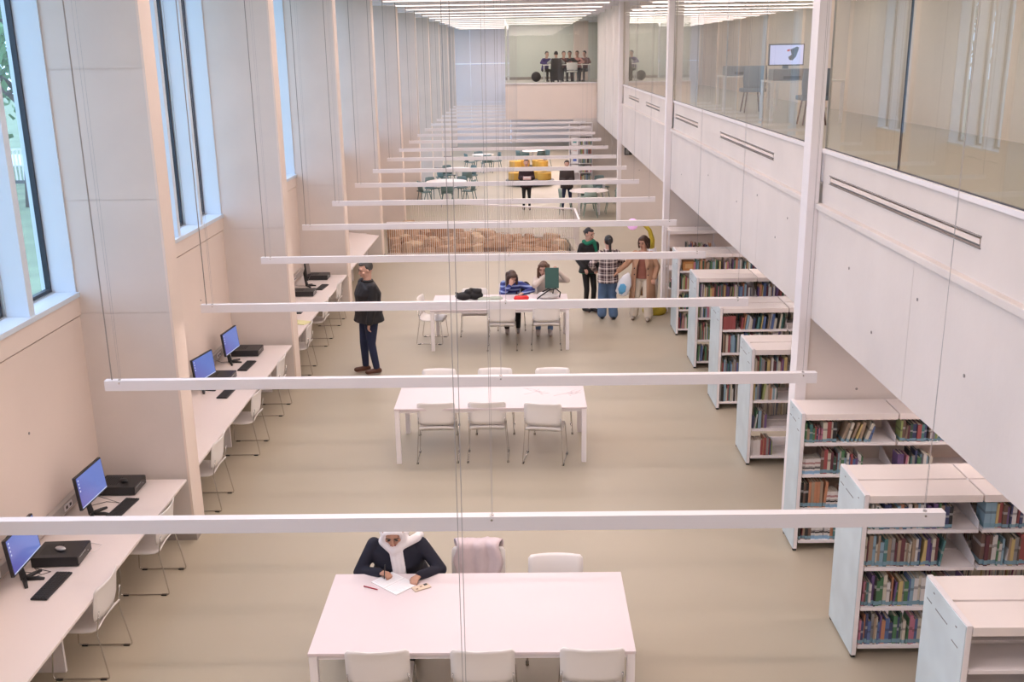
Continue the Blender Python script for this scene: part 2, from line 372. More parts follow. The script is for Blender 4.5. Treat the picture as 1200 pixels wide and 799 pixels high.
rocks = [rock_mesh(i, stone_ms[i % 3]) for i in range(9)]
ru = thing('excavated_ruin', 'bed of tan stones in the railed pit in the middle of the hall', 'ruin', (-1.1, 28, -.6))
rr = random.Random(3)
def void_far(x): return 29.9+(27.85-29.9)*(x+4.1)/(5.3)
yy = 26.05; row = 0
while yy < 29.6:
    xx = -3.55-(yy-26)*.14+rr.random()*.06
    while xx < .75:
        big = row == 3 and -2.2 < xx < .2
        sx = rr.uniform(.34, .6) if not big else rr.uniform(.7, 1.15)
        if yy < void_far(xx)-.05:
            zt = rr.uniform(-.12, .10)+.04*row
            sz = rr.uniform(.4, .62) if row != 3 else .6
            o = link('stone', rocks[rr.randrange(9)], ru, (xx+sx/2+1.1, yy-28+rr.uniform(-.05, .05), zt-.02+.6-.3), (rr.uniform(-.2, .2), rr.uniform(-.2, .2), rr.uniform(-.35, .35)))
            o.scale = (sx*1.1, rr.uniform(.36, .5), sz)
        xx += sx*.93
    yy += .36; row += 1
def rail(name, lab, p, q, h=.95, pitch=.055):
    p = Vector((*p, 0)); q = Vector((*q, 0)); d = q-p; L = d.length; a = math.atan2(d.y, d.x)
    t = thing(name, lab, 'railing', p, a, 'railings round the rock pit')
    obj('handrail', B(0, L, -.025, .025, h-.04, h), whitem, t, bevel=.004)
    obj('bottom_rail', B(0, L, -.01, .01, .03, .045), whitem, t)
    bm = B(-.006, .006, -.012, .012, .0, h-.03).mesh('bar', mat('rail_bar_paint', (.70, .64, .60), .45))
    n = int(L/pitch)
    for i in range(n+1): link('bar', bm, t, (min(i*pitch, L), 0, 0))
rail('pit_railing', 'near white barred railing in front of the rock pit', (-3.52, 25.78), (1.42, 25.78), .86)
rail('pit_railing', 'right side white railing of the rock pit', (1.42, 25.82), (1.40, 27.72), .86, pitch=.09)
rail('pit_railing', 'far white barred railing behind the rock pit', (1.38, 27.76), (-3.36, 29.62), .86)
# ------------------------------------------------------------------ study tables
def rect_table(x0, x1, y0, y1, lab):
    t = thing('study_table', lab, 'table', ((x0+x1)/2, (y0+y1)/2, 0), 0, 'long white study tables')
    hx = (x1-x0)/2; hy = (y1-y0)/2
    obj('tabletop', B(-hx, hx, -hy, hy, .715, .74), tablem, t, bevel=.003)
    fr = MB()
    for s in (-1, 1): fr.box(-hx+.04, hx-.04, s*(hy-.045)-.02, s*(hy-.045)+.02, .675, .714).box(s*(hx-.045)-.02, s*(hx-.045)+.02, -hy+.07, hy-.07, .675, .714)
    obj('apron', fr, whitem, t)
    for sx in (-1, 1):
        for sy in (-1, 1): obj('leg', B(sx*(hx-.035)-.03, sx*(hx-.035)+.03, sy*(hy-.035)-.03, sy*(hy-.035)+.03, 0, .713), whitem, t, bevel=.003)
rect_table(-1.64, .79, 6.56, 7.75, 'nearest long white study table, where a woman in a white headscarf writes')
rect_table(-1.65, .76, 11.9, 13.03, 'empty long white study table in the middle, six chairs round it')
rect_table(-1.64, .77, 16.93, 18.05, 'farther long white study table with black bag and two seated girls')
# ------------------------------------------------------------------ chairs
def loftstrip(prof, w, th, nx=8, curve=0.0, taper=0.0, ycurve=0.0):
    # prof: list of (y,z); a thin curved shell of width w; ycurve bows it
    m = MB(); top = []; bot = []
    n = len(prof)
    for i, (y, z) in enumerate(prof):
        a = prof[max(i-1, 0)]; b = prof[min(i+1, n-1)]; ty, tz = b[0]-a[0], b[1]-a[1]; l = math.hypot(ty, tz); ny, nz = -tz/l, ty/l
        u = i/(n-1); edge = 1-.10*(abs(2*u-1)**6)
        ww = w*(1-taper*u)*edge
        r1 = []; r2 = []
        for k in range(nx+1):
            s = 2*k/nx-1; d = curve*s*s
            r1.append(Vector((s*ww/2, y+ny*d+ycurve*s*s, z+nz*d))); r2.append(Vector((s*ww/2, y+ny*(d-th)+ycurve*s*s, z+nz*(d-th))))
        top.append(r1); bot.append(r2)
    return m.loft([t+list(reversed(b)) for t, b in zip(top, bot)])
CH = {}
def chair_meshes():
    CH['seat'] = loftstrip([(.235, .415), (.22, .432), (.17, .44), (.05, .436), (-.06, .432), (-.14, .438), (-.185, .458), (-.205, .49)], .46, .012, curve=.012).mesh('seat', plastic, True)
    CH['back'] = loftstrip([(-.21, .515), (-.217, .56), (-.225, .63), (-.236, .72), (-.25, .79), (-.262, .815)], .475, .012, ycurve=.035).mesh('backrest', plastic, True)
    for s in (-1, 1):
        x = s*.232
        pts = [(s*.19, -.12, .425), (x, -.19, .43), (x*1.0, -.205, .60)]
        m = MB()
        m.tube([(s*.2, .17, .425), (x*1.0, .19, .42), (x*1.06, .21, .2), (x*1.1, .225, .03), (x*1.1, .215, .012), (x*1.1, .19, .009), (x*1.1, -.22, .009), (x*1.1, -.245, .012), (x*1.1, -.25, .03), (x*1.05, -.215, .25), (x*1.0, -.185, .42), (x*.98, -.20, .50), (x*.96, -.222, .62)], .0058, 8)
        CH['leg%d' % s] = m.mesh('leg', chrome, True)
    CH['bar'] = MB().tube([(-.2, .12, .418), (.2, .12, .418)], .006, 6).tube([(-.2, -.12, .418), (.2, -.12, .418)], .006, 6).mesh('seat_bar', chrome, True)
    CH['glide'] = B(-.012, .012, -.025, .025, 0, .012).mesh('glide', rubber)
chair_meshes()
def chair(x, y, rz, lab, group='white sled base chairs', z=0):
    t = thing('sled_chair', lab, 'chair', (x, y, z), rz, group)
    link('seat', CH['seat'], t); link('backrest', CH['back'], t)
    for s in (-1, 1):
        l = link('leg', CH['leg%d' % s], t)
        for yy in (-.2, .17): link('glide', CH['glide'], l, (s*.255, yy, 0))
    link('seat_bar', CH['bar'], t); return t
g1 = 'white chairs at the study tables'; PI = math.pi
chair(-1.12, 6.70, .03, 'white chair at the near side of the front table, left one, back to camera', g1)
chair(-.34, 6.70, 0, 'white chair at the near side of the front table, centre one', g1)
chair(.47, 6.71, -.03, 'white chair at the near side of the front table, right one', g1)
chair(-1.12, 8.02, PI, 'white chair on which the woman in the white headscarf sits', g1)
chair(-.44, 7.86, PI-.03, 'white chair with a pale pink jacket hung over its back', g1)
chair(.24, 7.70, PI, 'empty white chair at the far side of the front table, beside the jacket chair', g1)
chair(-1.13, 12.13, .02, 'white chair at the near side of the middle table, left one', g1)
chair(-.49, 12.14, 0, 'white chair at the near side of the middle table, centre one', g1)
chair(.24, 12.06, -.16, 'white chair turned slightly at the near side of the middle table, right one', g1)
chair(-1.19, 13.08, PI, 'white chair at the far side of the middle table, left one', g1)
chair(-.42, 13.09, PI, 'white chair at the far side of the middle table, centre one', g1)
chair(.37, 13.07, PI, 'white chair at the far side of the middle table, right one', g1)
chair(-1.66, 17.62, -PI/2-.12, 'white chair at the left end of the farther study table', g1)
chair(-.92, 18.02, PI, 'white chair behind the black bag at the farther study table', g1)
chair(-.40, 17.12, 0, 'white chair at the near side of the farther study table, left one', g1)
chair(.37, 17.12, 0, 'white chair at the near side of the farther study table, right one', g1)
chair(-.25, 18.42, PI, 'white chair on which the girl in the blue striped sweater sits', g1)
chair(.40, 18.38, PI, 'white chair on which the girl with the green folder sits', g1)
g2 = 'white chairs at the wall desks'
for x, y, r, l in ((-3.76, 7.60, .0, 'nearest white chair at the front wall desk, below the first monitor'), (-3.72, 8.97, 0, 'white chair at the front wall desk, below its farther monitor'),
                   (-3.74, 10.82, 0, 'nearest white chair at the second wall desk, just past the first fin'), (-3.72, 12.50, 0, 'white chair at the second wall desk, in its middle'), (-3.74, 13.98, 0, 'farthest white chair at the second wall desk'),
                   (-3.72, 15.88, .04, 'nearest white chair at the third wall desk'), (-3.76, 17.58, 0, 'white chair at the third wall desk, in its middle'), (-3.77, 19.0, 0, 'farthest white chair at the third wall desk')):
    chair(x, y, PI/2+r, l, g2)
# ------------------------------------------------------------------ wall desks
def desk(y0, y1, lab, poly=None):
    t = thing('computer_desk', lab, 'desk', (WX, y0, 0), 0, 'white wall desks')
    L = y1-y0; w = -3.575-WX
    if poly:
        m = MB(); vs = [Vector((x-WX, y-y0, z)) for z in (.715, .74) for x, y in poly]; n = len(poly)
        m.add(vs, [tuple(range(n-1, -1, -1)), tuple(range(n, 2*n))]+[(i, (i+1) % n, (i+1) % n+n, i+n) for i in range(n)])
        obj('desktop', m, deskm, t)
    else: obj('desktop', B(.002, w, 0, L, .715, .74), deskm, t, bevel=.003)
    for yy in (.02, L/2, L-.05): obj('support_panel', B(.01, w-.35, yy, yy+.03, 0, .714), whitem, t)
    obj('cable_tray', B(.003, .06, .05, L-.05, .80, .90), mat('grey_trunking', (.45, .40, .37), .5), t, bevel=.004)
    for k in range(3):
        s = obj('socket', B(.06, .068, L*(.2+.3*k), L*(.2+.3*k)+.16, .82, .88), whitem, t)
        obj('socket_holes', B(.068, .0695, L*(.2+.3*k)+.02, L*(.2+.3*k)+.06, .835, .865).box(.068, .0695, L*(.2+.3*k)+.1, L*(.2+.3*k)+.14, .835, .865), black, s)
desk(5.1, 9.80, 'front white wall desk nearest the camera with two computers')
desk(10.21, 14.86, 'second white wall desk between the first and second fin')
desk(15.31, 19.96, 'third white wall desk with black computers behind the man')
desk(20.41, 25.0, 'empty white wall desk with a slanting far end before the rock pit', poly=[(WX, 20.41), (-3.575, 20.41), (-3.55, 24.5), (WX, 25.1)])
# ------------------------------------------------------------------ computers
def screen_mat(name, kind):
    m = bpy.data.materials.new(name); m.use_nodes = True; nt = m.node_tree; b = nt.nodes['Principled BSDF']; b.inputs['Base Color'].default_value = (.01, .01, .01, 1); b.inputs['Roughness'].default_value = .15
    tc = nt.nodes.new('ShaderNodeTexCoord'); g = nt.nodes.new('ShaderNodeTexGradient'); r = nt.nodes.new('ShaderNodeValToRGB')
    mp = nt.nodes.new('ShaderNodeMapping'); mp.inputs['Rotation'].default_value = (0, .6, 0)
    nt.links.new(tc.outputs['Generated'], mp.inputs[0]); nt.links.new(mp.outputs[0], g.inputs[0]); nt.links.new(g.outputs[0], r.inputs[0])
    e = r.color_ramp.elements; e[0].color = (.11, .09, .34, 1); e[1].color = (.12, .18, .50, 1); e[1].position = .8
    nt.links.new(r.outputs[0], b.inputs['Emission Color']); b.inputs['Emission Strength'].default_value = 1.0; MATS[name] = m; return m
scr = screen_mat('desktop_screen', 0)
scrd = mat('screen_off', (.02, .015, .03), .15)
icon = mat('screen_icons', (.1, .1, .1), .4, emit=(.55, .6, .9), estr=.8)
def monitor(x, y, rz, lab, on=True):
    t = thing('computer_monitor', lab, 'monitor', (x, y, .74), rz, 'monitors on the wall desks')
    # local: screen faces -Y
    tilt = Matrix.Rotation(-.10, 4, 'X')
    M = Matrix.Translation((0, 0, .33)) @ tilt
    obj('screen_case', B(-.265, .265, -.012, .018, -.165, .165, M), black, t, bevel=.003)
    s = obj('screen', B(-.252, .252, -.0145, -.0122, -.148, .152, M), scr if on else scrd, t)
    if on:
        m = MB()
        for k in range(4): m.box(-.235, -.218, -.0155, -.0146, .115-k*.035, .130-k*.035, M)
        m.box(-.252, .252, -.0155, -.0146, -.148, -.138, M); obj('desktop_icons', m, icon, s)
    obj('stand', MB().tube([(0, .03, .33), (0, .06, .26), (0, .05, .12), (0, .03, .01)], [.03, .028, .025, .03]), black, t)
    f = MB()
    for a in (-.5, math.pi+.5, -math.pi/2): f.tube([(0, .03, .012), (math.cos(a)*.1, .03+math.sin(a)*.1*(1 if a > -1.4 else 1.2), .014), (math.cos(a)*.17, .03+math.sin(a)*.17, .008)], [.022, .018, .014], 8)
    obj('stand_foot', f, black, t, True); return t
monitor(-4.26, 7.70, PI/2+.04, 'nearest lit computer monitor, on the front wall desk')
monitor(-4.20, 8.96, PI/2-.05, 'second lit monitor from the front, on the front wall desk near the fin')
monitor(-4.25, 12.72, PI/2-.20, 'lit monitor with dark base in the middle of the second wall desk')
monitor(-4.24, 13.97, PI/2-.10, 'lit monitor at the far end of the second wall desk')
monitor(-4.14, 18.93, PI/2+.10, 'dark monitor seen almost edge on at the third wall desk', False)
def pc(x, y, rz, lab, mouse=None):
    t = thing('desktop_computer', lab, 'computer', (x, y, .74), rz, 'black desktop computers')
    obj('case', B(-.20, .20, -.16, .16, .006, .095), black, t, bevel=.004)
    obj('front_panel', B(.20, .206, -.155, .155, .01, .09), mat('gloss_black', (.012, .012, .013), .2), t)
    obj('drive_slot', B(.206, .208, -.12, .02, .07, .078).box(.206, .208, .06, .075, .04, .05), mat('grey_plastic', (.3, .3, .3), .5), t)
    v = MB()
    for k in range(8): v.box(-.15+k*.02, -.142+k*.02, -.1, .1, .0945, .096)
    obj('vent', v, rubber, t)
    for sx in (-.17, .17): obj('foot', B(sx-.015, sx+.015, -.13, .13, 0, .006), rubber, t)
pc(-4.13, 8.07, .05, 'black desktop computer with a silver mouse on it, nearest on the front wall desk')
pc(-4.17, 9.55, .0, 'black desktop computer at the far end of the front wall desk')
pc(-4.14, 14.42, 0, 'black desktop computer at the far end of the second wall desk')
pc(-4.20, 13.15, 0, 'black desktop computer between the two monitors of the second wall desk')
pc(-4.08, 19.62, 0, 'black desktop computer at the far end of the third wall desk')
pc(-4.08, 18.22, 0, 'black desktop computer in the middle of the third wall desk')
tag(obj('computer_mouse', MB().ell((0, 0, .016), (.03, .055, .017)), alu, None, True, (-4.12, 8.05, .836), (0, 0, 1.2)), 'silver mouse lying on the nearest black desktop computer', 'mouse')
tag(obj('computer_mouse', MB().ell((0, 0, .016), (.03, .052, .017)), black, None, True, (-4.12, 9.53, .836), (0, 0, 1.0)), 'black mouse lying on the computer at the end of the front desk', 'mouse')
kkey = mat('key_black', (.035, .035, .037), .5)
def keyboard(x, y, rz, lab):
    t = thing('keyboard', lab, 'keyboard', (x, y, .74), rz, 'black keyboards')
    obj('keyboard_case', B(-.07, .07, -.225, .225, .002, .018), black, t, bevel=.003)
    m = MB()
    for i in range(5):
        for j in range(18): m.box(-.06+i*.024, -.042+i*.024, -.215+j*.0242, -.196+j*.0242, .018, .024)
    obj('keys', m, kkey, t)['kind'] = 'stuff'
for a in ((-4.0, 7.58, -.04, 'black keyboard in front of the nearest monitor'), (-3.98, 9.08, -.10, 'black keyboard in front of the second monitor of the front desk'), (-3.93, 12.6, -.05, 'black keyboard in front of the middle monitor, second wall desk'), (-3.98, 13.78, -.05, 'black keyboard in front of the far monitor, second wall desk'), (-3.86, 18.8, -.1, 'black keyboard beside the edge-on dark monitor'), (-3.90, 17.0, 0, 'black keyboard nearer the camera on the third wall desk')): keyboard(*a)
def cable(pts, lab, m=None, r=.003):
    tag(obj('cable', MB().tube(pts, r, 5), m or black, None, True), lab, 'cable')
cable([(-4.0, 8.13, .744), (-3.88, 8.2, .744), (-3.87, 8.32, .745), (-3.98, 8.36, .745), (-4.2, 8.35, .744), (-4.4, 8.3, .76)], 'pale cable looping round the nearest desktop computer', whitem)
cable([(-4.25, 7.72, .745), (-4.12, 7.83, .745), (-4.3, 7.9, .744), (-4.2, 7.8, .744), (-4.4, 7.75, .8)], 'thin dark cable curled behind the nearest monitor')
cable([(-4.22, 9.0, .745), (-4.33, 9.15, .745), (-4.2, 9.25, .744), (-4.06, 9.22, .744), (-4.4, 9.3, .82)], 'thin dark cable behind the second monitor of the front desk')
cable([(-4.26, 12.75, .745), (-4.36, 12.9, .76), (-4.42, 13.05, .85)], 'dark cable running up behind the middle monitor of the second desk')
cable([(-4.26, 14.0, .745), (-4.38, 13.9, .77), (-4.42, 13.75, .85)], 'dark cable running up behind the far monitor of the second desk')
cable([(-4.2, 18.95, .745), (-4.3, 18.8, .78), (-4.36, 18.7, .82), (-4.42, 18.6, .85)], 'dark cable beside the edge-on monitor of the third desk')
tag(obj('yellow_notepad', B(-.11, .11, -.16, .16, 0, .012), mat('pale_yellow_paper', (.75, .72, .38), .6), None, False, (-3.74, 16.2, .74), (0, 0, 1.2)), 'pale yellow notepad lying on the third wall desk', 'notepad')
# ------------------------------------------------------------------ things on the study tables
paperm = mat('white_paper', (.86, .84, .84), .6); inkm = mat('faint_print', (.55, .52, .55), .7)
nb = thing('notebook', 'open white notebook the woman in the headscarf writes in', 'notebook', (-1.12, 7.58, .741), -.74)
obj('page', B(-.16, -.002, -.115, .115, 0, .006), paperm, nb); obj('page', B(.002, .16, -.115, .115, 0, .006), paperm, nb)
m = MB()
for k in range(12): m.box(-.145, -.02, .095-k*.017, .098-k*.017, .006, .0064).box(.02, .145-.02*(k % 3), .095-k*.017, .098-k*.017, .006, .0064)
obj('handwriting', m, inkm, nb)['kind'] = 'stuff'
tag(obj('red_pen', MB().cyl((-.07, 0, .006), (.06, 0, .006), .005).cyl((.06, 0, .006), (.072, 0, .006), .005, .001), mat('red_pen', (.45, .03, .06), .35), None, True, (-1.305, 7.505, .74), (0, 0, -.45)), 'dark red pen lying on the front table, left of the notebook', 'pen')
ph = thing('phone', 'phone in a beige patterned case on the front table', 'phone', (-.885, 7.505, .741), .55)
obj('case', B(-.075, .075, -.038, .038, 0, .010), mat('beige_case', (.66, .53, .40), .5), ph, bevel=.003)
obj('camera_patch', B(.03, .06, .005, .03, .010, .0125), black, ph); obj('decoration', B(-.055, -.035, -.02, -.005, .010, .011).box(-.01, .01, .0, .015, .010, .011), mat('brown_print', (.2, .1, .07), .6), ph)
pk = mat('dusty_pink_cloth', (.66, .55, .56), .85, var=.06, scale=9, bump=.3, bscale=30)
def drape():
    m = MB(); rings = []
    for i in range(21):
        u = i/20; 
        if u < .45: y = .295; z = .50+.36*(u/.45)
        elif u < .6: a = (u-.45)/.15*math.pi; y = .238+.057*math.cos(a); z = .86+.02*math.sin(a)
        else: y = .181; z = .86-.34*((u-.6)/.4)
        r = []
        for k in range(17):
            s = 2*k/16-1; w = .2+.02*math.sin(3*u*6)
            fold = .012*math.sin(s*9+u*3)+.006*math.sin(s*21)
            r.append(Vector((s*w, -(y+fold*(1 if u < .5 else -1)) - .035*0+.035*s*s, z-.008*math.sin(s*4+1))))
        rings.append(r)
    m.loft(rings, close=False, caps=False); return m
o = obj('draped_jacket', drape(), pk, None, True, (-.44, 7.86, 0), (0, 0, PI-.03)); sm = o.modifiers.new('thick', 'SOLIDIFY'); sm.thickness = .012; sm.offset = 0
tag(o, 'pale pink jacket hung over the back of a white chair at the front table', 'jacket')
def lump(name, lab, cat, prims, m, loc, rz=0, vox=.012):
    b = MB()
    for p in prims:
        if p[0] == 'e': b.ell(p[1], p[2])
        elif p[0] == 'c': b.cap(p[1], p[2], p[3], p[4])
    o = obj(name, b, m, None, True, loc, (0, 0, rz)); r = o.modifiers.new('r', 'REMESH'); r.mode = 'VOXEL'; r.voxel_size = vox; r.use_smooth_shade = True
    s = o.modifiers.new('s', 'SMOOTH'); s.iterations = 2
    return tag(o, lab, cat) if cat else o
blk = mat('black_cloth', (.012, .011, .012), .8, bump=.3, bscale=25)
lump('black_bag', 'slouching black bag on the left end of the farther study table', 'bag', [('e', (-.1, 0, .07), (.16, .13, .07)), ('e', (.1, .02, .08), (.15, .12, .08)), ('e', (.14, 0, .15), (.09, .08, .06)), ('e', (-.02, 0, .15), (.07, .07, .05)), ('c', (-.24, 0, .13), (-.1, -.02, .03), .02, .05), ('c', (.02, 0, .19), (.2, .03, .17), .03, .03)], blk, (-.99, 17.66, .742))
lump('folded_scarf', 'grey green folded scarf beside the black bag', 'scarf', [('e', (-.1, 0, .03), (.13, .12, .03)), ('e', (.1, .02, .035), (.14, .1, .035)), ('c', (-.2, -.03, .02), (.18, -.06, .02), .02, .02)], mat('grey_green_cloth', (.42, .46, .38), .9, var=.1, scale=8), (-.62, 17.6, .742))
rp = thing('pencil_case', 'bright red pencil case in front of the girl in blue', 'pencil case', (-.06, 17.56, .742), .1)
r1 = mat('red_fabric', (.75, .03, .03), .6)
obj('body', MB().cap((-.09, 0, .045), (.09, 0, .045), .045, .045).box(-.11, .11, -.05, .05, 0, .04), r1, rp, True, bevel=.01); obj('zip', B(-.1, .1, -.004, .004, .086, .092), black, rp)
bp = thing('backpack', 'black and white backpack with looping strap on the farther study table', 'backpack', (.42, 17.68, .742))
o = lump('body', '', None, [('e', (0, 0, .05), (.2, .14, .05)), ('e', (-.05, .03, .08), (.13, .1, .04))], mat('pale_bag_cloth', (.55, .52, .50), .8), (0, 0, 0)); o.parent = bp
obj('strap', MB().tube([(-.2, -.1, .02), (-.12, -.08, .08), (.02, -.06, .17), (.14, -.04, .19), (.22, -.04, .12), (.2, -.06, .03)], .012, 8), blk, bp, True)
obj('strap', MB().tube([(-.1, .02, .12), (0, .0, .18), (.1, 0, .16), (.08, 0, .08)], .012, 8), blk, bp, True)
tag(obj('paper_sheet', B(-.15, .15, -.105, .105, 0, .003), paperm, None, False, (.15, 17.55, .7405), (0, 0, .2)), 'white paper sheet between the red case and the backpack', 'paper')
scrb = mat('faint_pencil', (.66, .58, .60), .7)
def scribble(name, loc, seed, lab):
    r = random.Random(seed); m = MB()
    for k in range(5):
        p = [(r.uniform(-.2, .2), r.uniform(-.13, .13), 0) for _ in range(2)]
        pts = [(p[0][0]+(p[1][0]-p[0][0])*t/8+.02*math.sin(t*1.3+k), p[0][1]+(p[1][1]-p[0][1])*t/8+.02*math.cos(t+k), .0005) for t in range(9)]
        m.tube(pts, .0016, 4)
    tag(obj(name, m, scrb, None, False, loc), lab, 'drawing')
scribble('pencil_drawing', (.12, 12.55, .7402), 1, 'faint pencil drawing on the middle table, left of the other drawing')
scribble('pencil_drawing', (.55, 12.45, .7402), 2, 'faint pencil drawing at the right end of the middle table')
# ------------------------------------------------------------------ bookcases
def bookcase(y0, y1, lab, double=True, zt=1.5, x0=2.74, bays=2, panel=True):
    t = thing('bookcase', lab, 'bookcase', (x0, (y0+y1)/2, 0), 0, 'white bookcases under the gallery')
    d = (y1-y0)/2; bw = .915
    if panel:
        obj('end_frame', B(0, .035, -d, -d+.03, .07, zt-.02).box(0, .035, d-.03, d, .07, zt-.02).box(0, .035, -d, d, zt-.02, zt+.01).box(0, .035, -d, d, .03, .07), whitem, t)
        p = obj('end_panel', B(-.006, .012, -d+.004, d-.004, .03, zt), frost, t)
        m = MB(); m.box(-.0075, -.006, -d*.75, -d*.45, zt-.2, zt-.192).box(-.0075, -.006, -d*.2, d*.4, zt-.14, zt-.132).box(-.0075, -.006, d*.6, d*.85, zt-.14, zt-.132)
        m.box(-.008, -.006, -d*.62, -d*.56, zt-.08, zt-.07).box(-.008, -.006, d*.5, d*.56, zt-.05, zt-.04)
        obj('sign_slot', m, mat('grey_mark', (.2, .2, .2), .6), p)
        for s in (-1, 1): obj('foot', B(0, .035, s*(d-.03)-.015, s*(d-.03)+.015, 0, .03), rubber, t)
    else:
        for s in (-1, 1): obj('foot', B(0, .035, s*(d-.02)-.02, s*(d-.02)+.02, 0, zt), whitem, t)
    sides = ((-1, -d, 0), (1, 0, d)) if double else ((-1, -d, d),)
    for b in range(bays):
        xa = .04+b*(bw+.015); xb = xa+bw
        for (s, a, c) in sides:
            w = .012 if double else 0
            aa, cc = (a, c-w) if s < 0 else (a+w, c)
            obj('top_board', B(xa, xb, aa-.0, cc, zt-.065, zt), whitelac, t, bevel=.004)
            for zz in (.12, .48, .85, 1.19):
                obj('shelf', B(xa+.005, xb-.005, aa+.005, cc-.005 if s < 0 else cc-.005, zz-.03, zz), whitem, t, bevel=.002)
        for zz in (.12, .48, .85, 1.19):
            for (s, a, c) in sides:
                n0 = -d+.03 if s < 0 else d-.03
                f = 0.0 if double else d
                obj('bracket', MB().add([Vector((xb-.003+q, yy, z)) for q in (0, .006) for yy, z in ((n0, zz), (n0, zz+.06), (f, zz+.17), (f, zz))], [(0, 1, 2, 3), (7, 6, 5, 4), (0, 4, 5, 1), (1, 5, 6, 2), (2, 6, 7, 3), (3, 7, 4, 0)]), whitem, t)
        obj('post', B(xb, xb+.015, -.02, .02, .0, zt-.005) if double else B(xb, xb+.015, d-.04, d, 0, zt-.005), whitem, t)
    if not double: obj('back_panel', B(.03, .04+bays*(bw+.015), d-.012, d, .1, zt-.07), plaster, t)
    obj('plinth', B(.04, .04+bays*(bw+.015), -.02, .02, 0, .09) if double else B(.04, .04+bays*(bw+.015), d-.1, d-.06, 0, .09), rubber, t)
    return t
bookcase(5.62, 6.27, 'nearest white bookcase, mostly empty, cut by the right edge')
bookcase(7.57, 8.22, 'white bookcase full of colourful books, second from the front', bays=3)
bookcase(9.49, 9.93, 'white bookcase against the first cross wall, third from the front', double=False, bays=3)
bookcase(11.75, 12.42, 'white bookcase just past the first column, fourth from the front')
bookcase(13.79, 14.48, 'white bookcase with red books on top shelf, fifth from the front')
bookcase(15.77, 16.46, 'white bookcase sixth from the front')
bookcase(17.78, 18.45, 'white bookcase with a wooden box on its upper shelf, seventh from the front')
bookcase(19.5, 19.97, 'open sided white bookcase against the second cross wall', double=False, panel=False, x0=2.80, zt=1.62)
BC = [('white', (.74, .70, .66)), ('cream', (.68, .60, .46)), ('red', (.50, .03, .03)), ('orange', (.72, .22, .03)), ('yellow', (.75, .52, .06)), ('cream', (.70, .62, .45)), ('white', (.76, .73, .70)), ('pink', (.66, .12, .25)), ('purple', (.16, .05, .28)), ('navy', (.03, .05, .20)), ('blue', (.04, .14, .45)), ('light blue', (.20, .45, .62)), ('teal', (.02, .25, .25)), ('green', (.05, .27, .08)), ('dark green', (.03, .12, .07)), ('brown', (.20, .09, .05)), ('tan', (.46, .29, .15)), ('grey', (.30, .29, .29)), ('black', (.02, .02, .02)), ('maroon', (.18, .02, .04)), ('lime', (.35, .45, .06))]
BC = [(n, tuple((q*.62+sum(c)/3*.38)*.85+.012 for q in c)) for n, c in BC]
def cover_mat(n, c):
    m = bpy.data.materials.new('cover_'+n.replace(' ', '_')); m.use_nodes = True; nt = m.node_tree; b = nt.nodes['Principled BSDF']; b.inputs['Roughness'].default_value = .4
    tc = nt.nodes.new('ShaderNodeTexCoord'); sp = nt.nodes.new('ShaderNodeSeparateXYZ'); nt.links.new(tc.outputs['Generated'], sp.inputs[0])
    r = nt.nodes.new('ShaderNodeValToRGB'); r.color_ramp.interpolation = 'CONSTANT'; nt.links.new(sp.outputs[2], r.inputs[0])
    e = r.color_ramp.elements; e[0].color = (*c, 1); e[0].position = 0; e[1].color = (.20, .34, .42, 1); e[1].position = .04
    hh_ = (len(n)*37 % 100)/100; x = e.new(.18); x.color = (*c, 1)
    if hh_ > .35: x = e.new(.35+.3*hh_); x.color = tuple(q*.5+(.3 if sum(c) < .5 else .02) for q in c)+(1,); x = e.new(.45+.3*hh_); x.color = (*c, 1)
    nt.links.new(r.outputs[0], b.inputs['Base Color']); return m
cov = {n: cover_mat(n, c) for n, c in BC}
covm = bpy.data.materials.new('cover_series'); covm.use_nodes = True
def series_mat():
    nt = covm.node_tree; b = nt.nodes['Principled BSDF']; tc = nt.nodes.new('ShaderNodeTexCoord'); sp = nt.nodes.new('ShaderNodeSeparateXYZ'); nt.links.new(tc.outputs['Generated'], sp.inputs[0])
    r = nt.nodes.new('ShaderNodeValToRGB'); r.color_ramp.interpolation = 'CONSTANT'; nt.links.new(sp.outputs[2], r.inputs[0])
    e = r.color_ramp.elements; W1 = (.72, .68, .66, 1); K = (.03, .03, .03, 1); e[0].color = (.3, .5, .68, 1); e[0].position = 0; e[1].color = W1; e[1].position = .2
    for p, c in ((.34, K), (.44, W1), (.47, K), (.5, W1), (.66, (.45, .25, .25, 1)), (.78, W1)): x = e.new(p); x.color = c
    nt.links.new(r.outputs[0], b.inputs['Base Color'])
series_mat(); cov['series'] = covm
pages = mat('book_pages', (.68, .62, .50), .8)
def book_mb(m=None, M=None):
    m = m or MB(); m.mi = 0
    # unit book: x 0..1 thickness, y 0..1 depth (spine at 0), z 0..1
    m.box(0, .12, 0, 1, 0, 1, M).box(.88, 1, 0, 1, 0, 1, M).box(.12, .88, 0, .04, 0, 1, M); m.mi = 1; m.box(.12, .88, .04, .97, .03, .97, M); m.mi = 0
    return m
bookme = {n: book_mb().mesh('book', [cov[n], pages]) for n in cov}
NB = [0]
ST = {}
